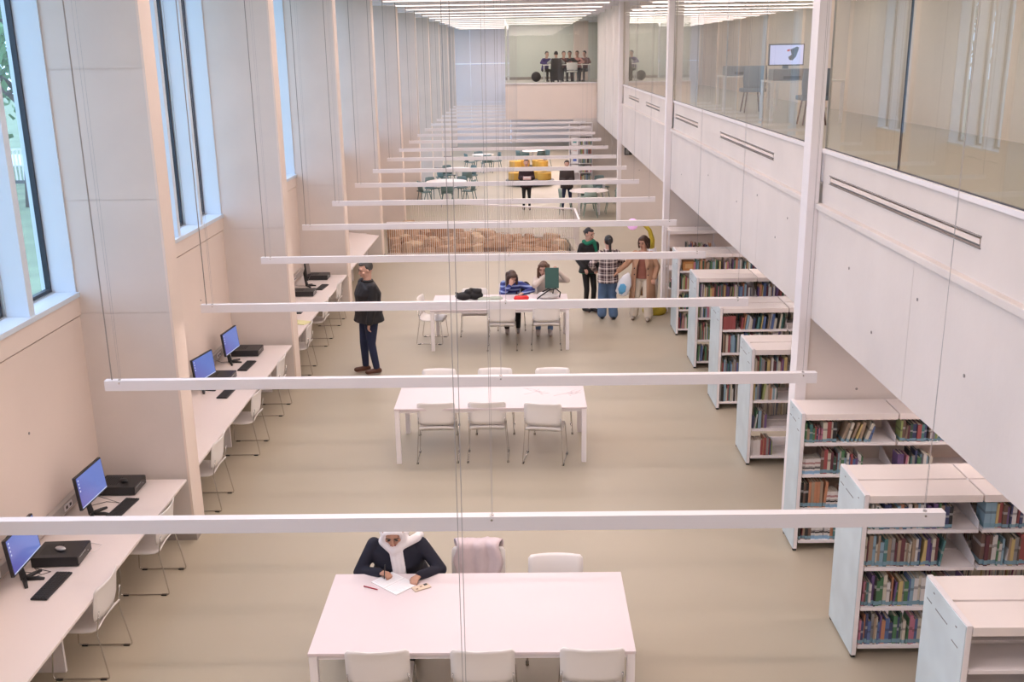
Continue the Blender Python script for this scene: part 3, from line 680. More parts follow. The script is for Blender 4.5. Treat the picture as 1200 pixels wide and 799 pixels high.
def fill(x0, x1, yf, z, hmin, hmax, case, shelf, seed, single=True, pal=None, stuff=ST, tmin=.012, tmax=.036, flip=False, lean=0, dep=None):
    r = random.Random(seed); x = x0; i = 0
    while True:
        if pal and i < len(pal): nm, th, hh = pal[i]
        else: nm = r.choice(BC)[0]; th = r.uniform(tmin, tmax)*r.choice((.7, 1, 1)); hh = r.uniform(hmin*.92, hmax)
        if x+th > x1: break
        dp = dep or r.uniform(.13, .17); yo = r.uniform(0, .02); ln = lean*r.uniform(.5, 1.2) if lean else (r.uniform(.05, .16) if r.random() < .09 else 0)
        if ln: x += math.sin(ln)*hh*.25
        if single and NB[0] < 300:
            o = link('book', bookme[nm], None, (x, yf+yo, z), (0, ln, 0)); o.scale = (th-.001, dp, hh); NB[0] += 1
            cn = 'white series' if nm == 'series' else nm
            tag(o, '%s book, %s from left, %s shelf, %s' % (cn, ORD[i] if i < 49 else 'last', shelf, case), 'book', 'books in the %s' % case)
        else:
            M = Matrix.Translation((x, yf+yo, z)) @ Matrix.Rotation(ln, 4, 'Y') @ Matrix.Diagonal((th-.001, (-1 if flip else 1)*dp, hh, 1))
            stuff.setdefault(nm, MB()); book_mb(stuff[nm], M)
        x += th+(.0008 if not ln else .004); i += 1
c2 = 'second bookcase'; c3 = 'third bookcase'; c4 = 'fourth bookcase'
XB = 2.74+.05; yb = 7.59
fill(XB+.01, XB+.70, yb, 1.19, .17, .225, c2, 'top', 1)
fill(XB, XB+.62, yb, .85, .20, .28, c2, 'second', 2)
fill(XB, XB+.87, yb, .48, .21, .29, c2, 'third', 3)
fill(XB, XB+.87, yb, .12, .21, .29, c2, 'bottom', 4)
fill(XB+.95, XB+1.55, yb, 1.19, .20, .225, c2, 'right bay top', 5, pal=[('light blue', .05, .225), ('light blue', .04, .225), ('yellow', .02, .215), ('red', .03, .22)])
fill(XB+.95, XB+1.50, yb, .85, .2, .29, c2, 'right bay second', 6, pal=[('brown', .03, .28), ('maroon', .03, .28), ('brown', .03, .27)], lean=0)
yc = 9.51
ser = [('series', .019, .16) for _ in range(9)]
tall = [('tan', .03, .215), ('cream', .028, .215), ('tan', .024, .215), ('yellow', .02, .2), ('tan', .03, .215), ('cream', .03, .215), ('blue', .03, .17), ('light blue', .02, .17)]
fill(XB, XB+.34, yc, 1.19, .13, .2, c3, 'top', 11, pal=[('green', .02, .2), ('tan', .025, .14), ('teal', .03, .19), ('green', .02, .15), ('red', .02, .16), ('navy', .015, .14), ('pink', .015, .15), ('pink', .02, .15), ('cream', .04, .21), ('red', .045, .215), ('cream', .012, .215), ('black', .04, .215)])
fill(XB+.345, XB+.68, yc, 1.19, .2, .22, c3, 'top middle', 12, pal=tall, lean=.32)
fill(XB, XB+.62, yc, .85, .17, .26, c3, 'second', 13, pal=ser+[('brown', .03, .25), ('red', .035, .26), ('cream', .03, .22)])
fill(XB, XB+.87, yc, .48, .2, .27, c3, 'third', 14, pal=[('black', .025, .27), ('brown', .02, .26), ('black', .03, .26)]+[('orange', .024, .28), ('tan', .03, .28), ('orange', .026, .28), ('orange', .03, .28), ('tan', .03, .28), ('orange', .028, .28)]+[('series', .02, .17)]*6)
fill(XB, XB+.60, yc, .12, .18, .25, c3, 'bottom', 15, pal=[('black', .02, .22), ('red', .014, .22), ('tan', .02, .22), ('black', .03, .22), ('brown', .03, .23)]+[('series', .02, .2)]*9)
fill(XB+.95, XB+1.45, yc, 1.19, .16, .22, c3, 'right bay top', 16, pal=[('lime', .02, .22), ('brown', .025, .22), ('tan', .02, .17), ('maroon', .02, .17), ('dark green', .03, .18), ('navy', .04, .18), ('red', .04, .18), ('teal', .03, .18)])
fill(XB+.95, XB+1.3, yc, .85, .18, .24, c3, 'right bay second', 17, pal=[('purple', .03, .2), ('purple', .03, .2), ('pink', .02, .19), ('cream', .02, .18), ('black', .02, .24)])
yd = 11.78
fill(XB, XB+.4, yd, 1.19, .15, .22, c4, 'top', 21)
fill(XB, XB+.3, yd, .85, .15, .26, c4, 'second', 22)
fill(XB, XB+.28, yd, .12, .18, .24, c4, 'bottom', 24, pal=[('series', .03, .2)]*4+[('red', .03, .2)])
fill(XB, XB+.2, yd, .48, .18, .26, c4, 'third', 23)
for k in range(1):
    fill(2.74+.55, 2.74+.75, 5.66, 1.19, .05, .08, 'nearest bookcase', 'top', 30)
nsingle = NB[0]
def st(*a, **k): fill(*a, '', '', k.pop('seed'), single=False, **k)
# the farther bookcases and the rear rows
ye = 13.81
st(XB, XB+.2, ye, 1.19, .18, .2, seed=31, pal=[('red', .035, .19)]*5); st(XB+.25, XB+.9, ye, 1.19, .16, .225, seed=32, lean=.12)
for s, z in ((33, .85), (34, .48), (35, .12)): st(XB, XB+.6, ye, z, .2, .29, seed=s)
yf_ = 15.79
for s, z, h in ((41, 1.19, .22), (42, .85, .28), (43, .48, .28), (44, .12, .28)): st(XB, XB+.87, yf_, z, .15, h, seed=s)
st(XB+.93, XB+1.6, yf_, 1.19, .15, .22, seed=45)
yg = 17.80
st(XB+.24, XB+.87, yg, 1.19, .15, .22, seed=51); st(XB+.93, XB+1.5, yg, 1.19, .15, .22, seed=52)
for s, z in ((53, .85), (54, .48), (55, .12)): st(XB, XB+.6, yg, z, .2, .29, seed=s)
st(2.86, 2.86+.25, 19.53, 1.19, .05, .09, seed=61); st(2.86+.3, 2.86+.8, 19.53, 1.19, .1, .2, seed=62); st(2.86, 2.86+.5, 19.53, .48, .05, .2, seed=63)
for (yy, sd) in ((6.24, 70), (8.19, 80), (12.39, 90), (14.45, 100), (16.43, 110)):
    for z in (1.19, .85, .48):
        st(XB+.1, XB+.86, yy, z, .16, .22, seed=sd+int(z*10), flip=True); st(XB+.95, XB+1.7, yy, z, .16, .22, seed=sd+int(z*10)+1, flip=True)
allst = MB(); mats_ = []
for n, m in ST.items():
    i0 = len(mats_); mats_.append(cov[n]); m.m = [i0 if q == 0 else -1 for q in m.m]
for n, m in ST.items():
    k = len(allst.v); allst.v += m.v; allst.f += [tuple(i+k for i in f) for f in m.f]; allst.m += [len(mats_) if q == -1 else q for q in m.m]
stc = []
# plain cover colours without the generated band, the joined mesh has one bounding box
for n in ST: stc.append(mat('plain_cover_'+n, dict(BC).get(n, (.72, .68, .66)), .45))
tag(link('books', allst.mesh('books', stc+[pages])), 'rows of books in the farther bookcases and on the rear shelves', 'books', None, 'stuff')
wb = thing('wooden_box', 'wooden box on the upper shelf of the seventh bookcase', 'box', (2.93, 17.93, 1.19)); obj('box_body', B(-.09, .12, -.1, .1, 0, .16), mat('orange_wood', (.48, .22, .07), .5, var=.15, scale=8), wb, bevel=.005); obj('box_front', B(-.05, .08, -.105, -.1, .04, .12), mat('light_wood', (.6, .36, .16), .5), wb)
be = thing('bookend', 'small black bookend on the fifth bookcase shelf', 'bookend', (2.93, 13.86, .85)); obj('plate', B(-.02, -.016, -.04, .04, 0, .12), black, be); obj('base', B(-.02, .08, -.04, .04, 0, .003), black, be)
# ------------------------------------------------------------------ people
def skin_mat(n, c): return mat('skin_'+n, c, .55)
SK1 = skin_mat('light', (.56, .33, .25)); SK2 = skin_mat('warm', (.50, .27, .18)); SK3 = skin_mat('tan', (.38, .19, .12))
hairm = mat('brown_hair', (.055, .025, .015), .5, bump=.4, bscale=60); hairb = mat('black_hair', (.012, .009, .009), .45, bump=.4, bscale=60); hairg = mat('greying_hair', (.05, .045, .042), .6, bump=.4, bscale=60); hairl = mat('light_brown_hair', (.10, .05, .028), .5, bump=.4, bscale=60)
eyem = mat('eye_dark', (.02, .012, .01), .2); lipm = mat('lips', (.36, .11, .10), .5)
def ik(a, t, l1, l2, pole):
    a = Vector(a); t = Vector(t); d = t-a; L = min(d.length, (l1+l2)*.995); d.normalize(); t = a+d*L
    c = (l1*l1+L*L-l2*l2)/(2*L); h = math.sqrt(max(l1*l1-c*c, 0)); p = Vector(pole); p = (p-d*p.dot(d))
    if p.length < 1e-4: p = d.orthogonal()
    return a+d*c+p.normalized()*h, t
def oring(c, ax, ay, rx, ry, n=20):
    return [c+ax*(rx*math.cos(2*math.pi*k/n))+ay*(ry*math.sin(2*math.pi*k/n)) for k in range(n)]
def fig(name, mb, m, parent, vox, label=None, it=2):
    o = obj(name, mb, m, parent, True)
    r = o.modifiers.new('remesh', 'REMESH'); r.mode = 'VOXEL'; r.voxel_size = vox; r.use_smooth_shade = True
    s = o.modifiers.new('smooth', 'SMOOTH'); s.iterations = it; s.factor = .5
    if label: o['label'] = label
    return o
def person(lab, loc, rz, H=1.7, pel=None, chest=None, head=None, look=(0, 0), hands=None, elb=None, feet=None, knee=None, vox=.011, skin=SK1, hair=('long', hairm), top=('sweater', blk), bottom=('trousers', blk), shoes=blk, curl=.6, group=None, build=1.0, twist=0, holddir=None, cat='person'):
    k = H/1.7; t = thing('person', lab, cat, loc, rz, group)
    P = Vector(pel or (0, 0, .935*k)); Nk = Vector(chest) if chest else P+Vector((0, 0, .50*k))
    Hc = Vector(head) if head else Nk+Vector((0, -.015, .185*k))
    up = (Nk-P).normalized(); lat = Vector((math.cos(twist), math.sin(twist), 0)); lat = (lat-up*lat.dot(up)).normalized(); fwd = -up.cross(lat) if False else lat.cross(up)*1.0
    # fwd: forward of the chest (about -Y)
    if fwd.y > 0 and abs(twist) < 1: fwd = -fwd
    b_ = build
    tr = [(0.0, .10, .08), (.02, .155*b_, .11*b_), (.20, .155*b_, .115*b_), (.42, .132*b_, .10*b_), (.64, .148*b_, .108*b_), (.84, .165*b_, .100), (.93, .150, .080), (1.0, .065, .062)]
    mid = (P+Nk)/2-fwd*(-.0)
    def tp(u, extra=0, ulow=0):
        return P+(Nk-P)*u - up*.10*(1-u)*0
    def torso(mb, off, low=-.22, start=0.0, flare=0):
        rings = []
        for u, rx, ry in tr:
            if u == 0.0: u = low; rx = .13*b_+flare; ry = .095*b_+flare
            rings.append(oring(P+(Nk-P)*u, lat, fwd, (rx+off)*k, (ry+off)*k))
        mb.loft(rings)
    sh = {s: Nk+lat*(.165*k*(b_*.5+.5)*s)-up*.055*k for s in (-1, 1)}
    hp = {s: P+lat*.085*k*s-up*.03 for s in (-1, 1)}
    hands = hands or {}; elb = elb or {}; feet = feet or {}; knee = knee or {}
    W_ = {}; E_ = {}; A_ = {}; K_ = {}
    for s in (-1, 1):
        hd = Vector(hands.get(s, (s*.26*k, -.03, P.z-.02*k)))
        E_[s], W_[s] = ik(sh[s], hd, .285*k, .255*k, elb.get(s, (s*.4, .6, -.2)))
        ft = Vector(feet.get(s, (s*.10*k, 0, .07)))
        K_[s], A_[s] = ik(hp[s], ft, .42*k, .42*k, knee.get(s, (0, -1, .05)))
    # --- body, one surface
    m = MB(); torso(m, 0, low=-.12)
    yaw, pit = look
    R = Matrix.Rotation(yaw, 3, 'Z') @ Matrix.Rotation(pit, 3, 'X')
    kh = k*1.11
    def h(x, y, z): return Hc+R @ (Vector((x, y, z))*kh)
    m.cap(Nk-up*.04, h(0, .015, -.06), .058*kh, .052*kh)
    m.ell(h(0, .012, .02), (.074*kh, .092*kh, .095*kh), R); m.ell(h(0, -.02, -.055), (.054*kh, .066*kh, .062*kh), R); m.ell(h(0, -.045, -.085), (.028*kh, .03*kh, .025*kh), R)
    m.cap(h(0, -.083, .008), h(0, -.103, -.03), .008*kh, .013*kh, 8); m.cap(h(-.035, -.07, .028), h(.035, -.07, .028), .014*kh, .014*kh, 8)
    for s in (-1, 1): m.ell(h(s*.074, .01, -.008), (.011*kh, .02*kh, .03*kh), R); m.ell(h(s*.04, -.055, -.03), (.022*kh, .02*kh, .02*kh), R)
    for s in (-1, 1):
        m.cap(sh[s], E_[s], .05*k, .04*k); m.cap(E_[s], W_[s], .04*k, .026*k)
        # hand
        d = (W_[s]-E_[s]).normalized()
        if holddir and s in holddir: d = (d*.5+Vector(holddir[s])).normalized()
        nrm = Vector((0, 0, 1)) if abs(d.z) < .75 else Vector((0, -1, 0))
        side = d.cross(nrm).normalized(); nrm = side.cross(d).normalized()
        w = W_[s]; inn = -s if abs(d.z) < .75 else 1
        for q in (-.022, 0, .022): m.cap(w+side*q*.6*k, w+d*.075*k+side*q*k, .016*k, .012*k, 8)
        for fi, (q, L) in enumerate(((-.030, .060), (-.010, .074), (.011, .070), (.031, .055))):
            p0 = w+d*.075*k+side*q*k; a1 = p0+(d*math.cos(curl*.6)-nrm*math.sin(curl*.6)).normalized()*L*.5*k; a2 = a1+(d*math.cos(curl*2)-nrm*math.sin(curl*2)).normalized()*L*.5*k
            m.cap(p0, a1, .0092*k, .0085*k, 8); m.cap(a1, a2, .0085*k, .0072*k, 8)
        sg = 1 if (side.x*(-s)) > 0 else -1
        t0 = w+d*.025*k+side*sg*.024*k; t1 = t0+(d*.8+side*sg*.8-nrm*.3).normalized()*.035*k; t2 = t1+(d-nrm*.4).normalized()*.028*k
        m.cap(t0, t1, .013*k, .0105*k, 8); m.cap(t1, t2, .0105*k, .0085*k, 8)
        m.cap(hp[s], K_[s], .078*k*b_, .055*k); m.cap(K_[s], A_[s], .052*k, .034*k)
        fd = (Vector((0, -1, 0)) if (feet.get('dir') is None) else Vector(feet['dir'])).normalized()
        m.cap(A_[s]-Vector((0, 0, .03)), A_[s]+fd*.14*k-Vector((0, 0, .045)), .034*k, .025*k)
    body = fig('body', m, skin, t, vox*.8 if vox < .02 else vox, it=1)
    if vox < .02:
        for s in (-1, 1):
            obj('eye', MB().ell(h(s*.031, -.083, .006), (.013*kh, .006*kh, .007*kh), R), eyem, t, True)
            obj('eyebrow', MB().cap(h(s*.016, -.088, .03), h(s*.048, -.08, .032), .005*kh, .004*kh, 6), hairb if hair[0] == 'hijab' else hair[1], t, True)
        obj('mouth', MB().cap(h(-.018, -.086, -.06), h(.018, -.086, -.06), .006*kh, .006*kh, 6), lipm, t, True)
    # --- hair
    st_, hm = hair; m = MB()
    if st_ != 'none':
        m.ell(h(0, .03, .028), (.086*kh, .095*kh, .102*kh), R); m.ell(h(0, -.02, .085), (.066*kh, .07*kh, .038*kh), R)
        for s in (-1, 1): m.cap(h(s*.07, -.01, .06), h(s*.08, .03, -.02), .022*kh, .022*kh)
        if st_ in ('bun', 'pony'):
            m = MB(); m.ell(h(0, .026, .024), (.080*kh, .090*kh, .097*kh), R); m.ell(h(0, -.012, .074), (.062*kh, .066*kh, .032*kh), R)
        if st_ in ('long', 'bob', 'verylong'):
            L = {'long': .24, 'bob': .12, 'verylong': .32}[st_]
            for s in (-1, 1):
                m.cap(h(s*.05, -.045, .08), h(s*.084, -.02, .0), .02*kh, .022*kh); m.cap(h(s*.084, -.015, .0), Hc+R @ Vector((s*.085*kh, -.01, -.10*kh))+Vector((s*.01, 0, -(L-.12)*kh)), .026*kh, .022*kh)
            for q in (-.06, -.02, .02, .06): m.cap(h(q, .08, .02), h(q, .075, -.06)+Vector((0, .02, -(L-.06)*kh)), .04*kh, .03*kh)
        if st_ == 'pony':
            m.ell(h(0, .12, .03), (.03*kh, .03*kh, .03*kh)); m.cap(h(0, .12, .03), h(0, .13, -.06)+Vector((0, .02, -.12*kh)), .03*kh, .022*kh)
        if st_ == 'bun': m.ell(h(0, .115, .01), (.032*kh, .032*kh, .032*kh))
        if st_ == 'hijab':
            m = MB(); m.ell(h(0, .032, .020), (.084*kh, .093*kh, .100*kh), R)
            m.tube([h(.068*math.cos(a), -.050+.012*math.cos(2*a), -.005+.088*math.sin(a)) for a in [2*math.pi*i/20 for i in range(21)]], .016*kh, 8)
            for s in (-1, 1): m.cap(h(s*.06, .01, -.03), h(s*.06, .0, -.12), .036*kh, .045*kh)
            m.cap(h(-.08, 0, -.13), h(0, -.06, -.16), .045*kh, .05*kh); m.cap(h(.08, 0, -.13), h(0, -.06, -.16), .045*kh, .05*kh); m.cap(h(-.07, .07, -.1), h(.07, .07, -.1), .05*kh, .05*kh)
            # scarf ends: one thrown over the shoulder, one hanging in front
            m.cap(h(0, -.07, -.15), sh[1]+Vector((-.03, -.02, .07)), .035, .04); m.cap(sh[1]+Vector((-.03, -.02, .07)), sh[1]+Vector((-.02, .1, .03)), .04, .04)
            for q in (-.035, 0, .035): m.cap(h(.01+q, -.06, -.14), Vector((Nk.x+.02+q*1.1, Nk.y-.10, Nk.z-.22)), .022, .020); m.cap(Vector((Nk.x+.02+q*1.1, Nk.y-.10, Nk.z-.22)), Vector((Nk.x+.03+q*1.2, Nk.y-.08, Nk.z-.42)), .02, .018)
        if st_ == 'short':
            m = MB(); m.ell(h(0, .030, .038), (.080*kh, .086*kh, .088*kh), R); m.ell(h(0, -.01, .085), (.060*kh, .065*kh, .030*kh), R)
            for s in (-1, 1): m.cap(h(s*.068, .005, .05), h(s*.075, .03, .0), .015*kh, .015*kh)
        fig('headscarf' if st_ == 'hijab' else 'hair', m, hm, t, max(vox*.85, .009))
    # --- trousers
    kind, bm_ = bottom
    m = MB(); m.loft([oring(P+up*z, lat, fwd, rx*k*b_, ry*k*b_) for z, rx, ry in ((-.10*k, .10, .09), (-.06*k, .165, .125), (.0, .172, .130), (.10*k, .150, .118))])
    wd = {'trousers': (.088, .066, .052), 'wide': (.098, .092, .098), 'slim': (.084, .058, .044)}[kind]
    for s in (-1, 1):
        m.cap(hp[s], K_[s], wd[0]*k*b_, wd[1]*k); m.cap(K_[s], A_[s]+(K_[s]-A_[s])*.10, wd[1]*k, wd[2]*k)
    fig('trousers', m, bm_, t, vox)
    # --- shoes
    for s in (-1, 1):
        m = MB(); a = A_[s]; g = a.z-.07
        heel = a-fd*.035*k; m.cap(Vector((heel.x, heel.y, g+.045)), Vector((a.x, a.y, g+.05))+fd*.16*k, .044*k, .036*k); m.cap(Vector((a.x, a.y, g+.05)), Vector((a.x, a.y, g+.11)), .046*k, .044*k)
        m.v = [(x, y, max(z, g+.004)) for x, y, z in m.v]
        fig('shoe', m, shoes, t, max(vox, .011), it=1)
    # --- top
    kind, tm = top[:2]
    if kind in ('sweater', 'jacket', 'padded'):
        off = {'sweater': .022, 'jacket': .036, 'padded': .045}[kind]; low = {'sweater': -.12, 'jacket': -.30, 'padded': -.20}[kind]
        m = MB(); torso(m, off, low=low, flare=.005+off)
        sr = {'sweater': (.064, .056, .042), 'jacket': (.074, .066, .056), 'padded': (.078, .068, .056)}[kind]
        for s in (-1, 1):
            wr = W_[s]+(E_[s]-W_[s])*.06; m.cap(sh[s], E_[s], sr[0]*k, sr[1]*k); m.cap(E_[s], wr, sr[1]*k, sr[2]*k)
        fig({'sweater': 'sweater', 'jacket': 'jacket', 'padded': 'jacket'}[kind], m, tm, t, vox)
        if kind != 'sweater':
            obj('collar', MB().tube([Nk+lat*(.08*math.cos(a))*k+fwd*(.075*math.sin(a))*k+up*.015 for a in [math.pi*.62+2*math.pi*.86*i/14 for i in range(15)]], .022*k, 8), tm, t, True)
    if kind == 'opencoat':
        m = MB(); torso(m, .02, low=-.1, flare=.03)
        for s in (-1, 1): m.cap(sh[s], E_[s], .05, .045)
        fig('sweater', m, top[2], t, vox)
        prof = [(Nk.z-.01, .085, .085), (Nk.z-.05, .17, .11), (Nk.z-.12, .205, .14), (P.z+.15, .20, .15), (P.z, .225, .18), (P.z-.25, .24, .20), (P.z-.45, .26, .22)]
        rings = []
        for z, rx, ry in prof:
            c = P+(Nk-P)*min(1, max(0, (z-P.z)/(Nk.z-P.z))); r = []
            for i in range(25):
                a = -math.pi/2+math.radians(28)+math.radians(304)*i/24
                r.append(Vector((c.x+rx*k*math.cos(a), c.y+ry*k*math.sin(a)+.008*math.sin(a*7), z)))
            rings.append(r)
        o = obj('coat', MB().loft(rings, close=False, caps=False), tm, t, True); so = o.modifiers.new('thick', 'SOLIDIFY'); so.thickness = .018
        for s in (-1, 1):
            m = MB(); m.cap(sh[s], E_[s], .07*k, .062*k); m.cap(E_[s], W_[s]+(E_[s]-W_[s])*.08, .062*k, .052*k); fig('coat_sleeve', m, tm, t, vox)
            for z in (Nk.z-.3, Nk.z-.42): obj('button', MB().cyl((s*.13, -.165, z), (s*.13, -.182, z), .012, n=10), hairm, o)
            obj('lapel', MB().add([(s*.035, -.10, Nk.z-.02), (s*.10, -.12, Nk.z-.04), (s*.15, -.155, Nk.z-.20), (s*.09, -.165, Nk.z-.32), (s*.035, -.11, Nk.z-.02), (s*.10, -.13, Nk.z-.04), (s*.15, -.165, Nk.z-.20), (s*.09, -.175, Nk.z-.32)], [(0, 1, 2, 3), (7, 6, 5, 4), (0, 4, 5, 1), (1, 5, 6, 2), (2, 6, 7, 3), (3, 7, 4, 0)]), tm, o)
    t['_w'] = 0
    del t['_w']
    return t, dict(N=Nk, P=P, W=W_, E=E_, H=Hc, sh=sh, h=h, lat=lat)
def stripes_mat(name, c1, c2, c3, scale, axis='Z'):
    m = bpy.data.materials.new(name); m.use_nodes = True; nt = m.node_tree; b = nt.nodes['Principled BSDF']; b.inputs['Roughness'].default_value = .85
    tc = nt.nodes.new('ShaderNodeTexCoord'); w = nt.nodes.new('ShaderNodeTexWave'); w.bands_direction = axis; w.inputs['Scale'].default_value = scale; w.inputs['Distortion'].default_value = .6
    r = nt.nodes.new('ShaderNodeValToRGB'); r.color_ramp.interpolation = 'CONSTANT'; e = r.color_ramp.elements; e[0].color = (*c1, 1); e[1].color = (*c2, 1); e[1].position = .55; x = e.new(.82); x.color = (*c3, 1)
    nt.links.new(tc.outputs['Object'], w.inputs[0]); nt.links.new(w.outputs[0], r.inputs[0]); nt.links.new(r.outputs[0], b.inputs['Base Color']); return m
def plaid_mat():
    m = bpy.data.materials.new('plaid_flannel'); m.use_nodes = True; nt = m.node_tree; b = nt.nodes['Principled BSDF']; b.inputs['Roughness'].default_value = .9
    tc = nt.nodes.new('ShaderNodeTexCoord'); outs = []
    for ax in ('X', 'Z'):
        w = nt.nodes.new('ShaderNodeTexWave'); w.bands_direction = ax; w.wave_profile = 'SAW'; w.inputs['Scale'].default_value = 2.6
        nt.links.new(tc.outputs['Object'], w.inputs[0]); r = nt.nodes.new('ShaderNodeValToRGB'); r.color_ramp.interpolation = 'CONSTANT'; e = r.color_ramp.elements
        e[0].color = (.05, .03, .035, 1); e[1].color = (.32, .25, .24, 1); e[1].position = .30; x = e.new(.42); x.color = (.75, .66, .62, 1); x = e.new(.62); x.color = (.06, .035, .05, 1); x = e.new(.82); x.color = (.75, .66, .62, 1); x = e.new(.88); x.color = (.16, .10, .10, 1)
        nt.links.new(w.outputs[0], r.inputs[0]); outs.append(r)
    mx = nt.nodes.new('ShaderNodeMix'); mx.data_type = 'RGBA'; mx.inputs[0].default_value = .5
    nt.links.new(outs[0].outputs[0], mx.inputs[6]); nt.links.new(outs[1].outputs[0], mx.inputs[7]); nt.links.new(mx.outputs[2], b.inputs['Base Color']); return m
navyc = mat('navy_wool', (.008, .009, .022), .8); whitesc = mat('white_scarf_cloth', (.80, .77, .78), .8, bump=.3, bscale=14)
denim = mat('dark_denim', (.015, .022, .06), .85, var=.15, scale=6); denl = mat('blue_denim', (.10, .17, .30), .85, var=.15, scale=6); brownsh = mat('brown_leather', (.09, .03, .015), .45); creamt = mat('cream_trousers', (.66, .58, .48), .8)
camel = mat('camel_coat', (.47, .27, .17), .8, bump=.2, bscale=30); rust = mat('rust_knit', (.27, .10, .07), .85); greyw = mat('cream_knit', (.58, .50, .44), .9, bump=.5, bscale=50)
bluest = stripes_mat('blue_striped_knit', (.03, .04, .18), (.07, .12, .42), (.30, .38, .62), 4.2)
sneak = mat('grey_sneaker', (.50, .44, .42), .6); greenc = mat('green_scarf', (.01, .16, .09), .85, bump=.4, bscale=30); padd = mat('black_nylon', (.008, .007, .010), .65, bump=.4, bscale=16)
# the writer at the front table
w, J = person('woman in a white headscarf and navy sweater writing at the front table', (-1.12, 7.98, 0), 0, 1.66, pel=(0, .06, .53), chest=(0, -.11, 1.0), head=(-.015, -.215, 1.125), look=(.05, .55),
    hands={-1: (-.13, -.27, .775), 1: (.20, -.33, .775)}, elb={-1: (-1, .35, -.75), 1: (1, .35, -.75)}, feet={-1: (-.12, -.36, .07), 1: (.12, -.30, .07)}, knee={-1: (-.1, -1, .6), 1: (.1, -1, .6)}, skin=SK2, hair=('hijab', whitesc), top=('sweater', navyc), bottom=('wide', blk), build=1.52, curl=.9, holddir={-1: (.7, -.5, -.1), 1: (-.1, -.8, -.1)})
tag(obj('black_pen', MB().cyl((0, 0, 0), (.015, -.02, .14), .0045), black, None, True, (-1.21, 7.64, .755)), 'black pen held in the hand of the woman in the white headscarf', 'pen')
# the man by the wall desks, facing the wall
m_, J = person('grey haired man in a black padded jacket and dark jeans standing by the wall desks', (-2.51, 15.76, 0), -PI/2+.5, 1.80, hands={-1: (-.25, -.06, .84), 1: (.27, -.10, .88)}, elb={-1: (-.3, 1, 0), 1: (.4, 1, 0)}, feet={-1: (-.11, -.06, .07), 1: (.11, .05, .07)}, look=(.0, .22), skin=SK1, hair=('short', hairg), top=('padded', padd), bottom=('trousers', denim), shoes=brownsh, build=1.42)
# two girls at the farther table
person('girl in a blue striped sweater leaning her head on her hand at the farther table', (-.25, 18.42, 0), 0, 1.62, pel=(0, .04, .53), chest=(.02, -.14, .93), head=(.02, -.22, 1.02), look=(.35, .6), hands={-1: (-.02, -.36, .90), 1: (.22, -.42, .775)}, elb={-1: (-.6, -.2, -1), 1: (1, 0, -.2)}, feet={-1: (-.08, -.34, .07), 1: (.12, -.28, .07)}, knee={-1: (-.1, -1, .6), 1: (.1, -1, .6)}, hair=('verylong', hairm), top=('sweater', bluest), bottom=('trousers', blk), shoes=sneak, holddir={-1: (.1, .3, .9)})
g, J = person('girl in a cream knit sweater holding up a green folder at the farther table', (.38, 18.36, 0), 0, 1.66, pel=(0, .05, .53), chest=(.0, -.02, 1.0), head=(-.03, -.07, 1.16), look=(-.2, .25), hands={-1: (-.01, -.22, 1.05), 1: (.24, -.22, 1.13)}, elb={-1: (-1, .2, -.8), 1: (1, .2, -.8)}, feet={-1: (-.14, -.40, .07), 1: (.08, -.44, .07)}, knee={-1: (-.1, -1, .6), 1: (.1, -1, .6)}, hair=('long', hairl), top=('sweater', greyw), bottom=('trousers', denl), shoes=sneak, holddir={-1: (.2, 0, .7), 1: (-.4, 0, .6)})
fo = thing('folder', 'green folder held up by the girl in the cream sweater', 'folder', (.50, 18.08, 1.03), .0); gm = mat('dark_green_cover', (.05, .13, .11), .6)
obj('cover', B(-.125, .125, -.012, -.004, -.19, .19).box(-.125, .125, .004, .012, -.19, .19).box(-.127, -.12, -.012, .012, -.19, .19), gm, fo, bevel=.002); obj('sheet', B(-.115, .12, -.003, .003, -.185, .185), paperm, fo)
bb = lump('backpack', 'black backpack hanging beside the girl in the cream sweater', 'backpack', [('e', (0, 0, 0), (.10, .09, .16)), ('e', (0, -.04, -.06), (.08, .07, .09))], blk, (.02, 18.50, .72))
# the three standing people
a, J = person('woman in a black coat with a green scarf standing in profile', (1.27, 19.62, 0), .55, 1.64, hands={-1: (-.20, -.14, .92), 1: (.18, -.16, .92)}, elb={-1: (-.15, 1, 0), 1: (.15, 1, 0)}, feet={-1: (-.06, .03, .07), 1: (.07, -.05, .07)}, look=(.25, .2), skin=SK1, hair=('bun', hairb), top=('padded', blk), bottom=('slim', blk), shoes=blk)
m = MB(); N = J['N']
m.tube([N+Vector((.11*math.cos(q), .10*math.sin(q)-.01, .02+.015*math.sin(q*3))) for q in [2*PI*i/16 for i in range(17)]], .042, 8); m.cap(N+Vector((.05, -.12, .0)), N+Vector((.07, -.15, -.14)), .04, .03)
fig('scarf', m, greenc, a, .012); obj('hem', MB().loft([oring(Vector((0, 0, z)), Vector((1, 0, 0)), Vector((0, 1, 0)), .205, .165) for z in (.80, .86)], caps=False), greenc, a, True)
b, J = person('person in a plaid overshirt and blue jeans seen from behind', (1.60, 18.98, 0), PI+.15, 1.60, hands={-1: (-.22, -.32, .98), 1: (.22, -.20, .95)}, elb={-1: (-.8, .5, 0), 1: (.8, .6, 0)}, feet={-1: (-.11, .02, .07), 1: (.10, -.06, .07)}, look=(0, .15), hair=('pony', hairb), top=('jacket', plaid_mat()), bottom=('wide', denl), shoes=blk, build=1.12)
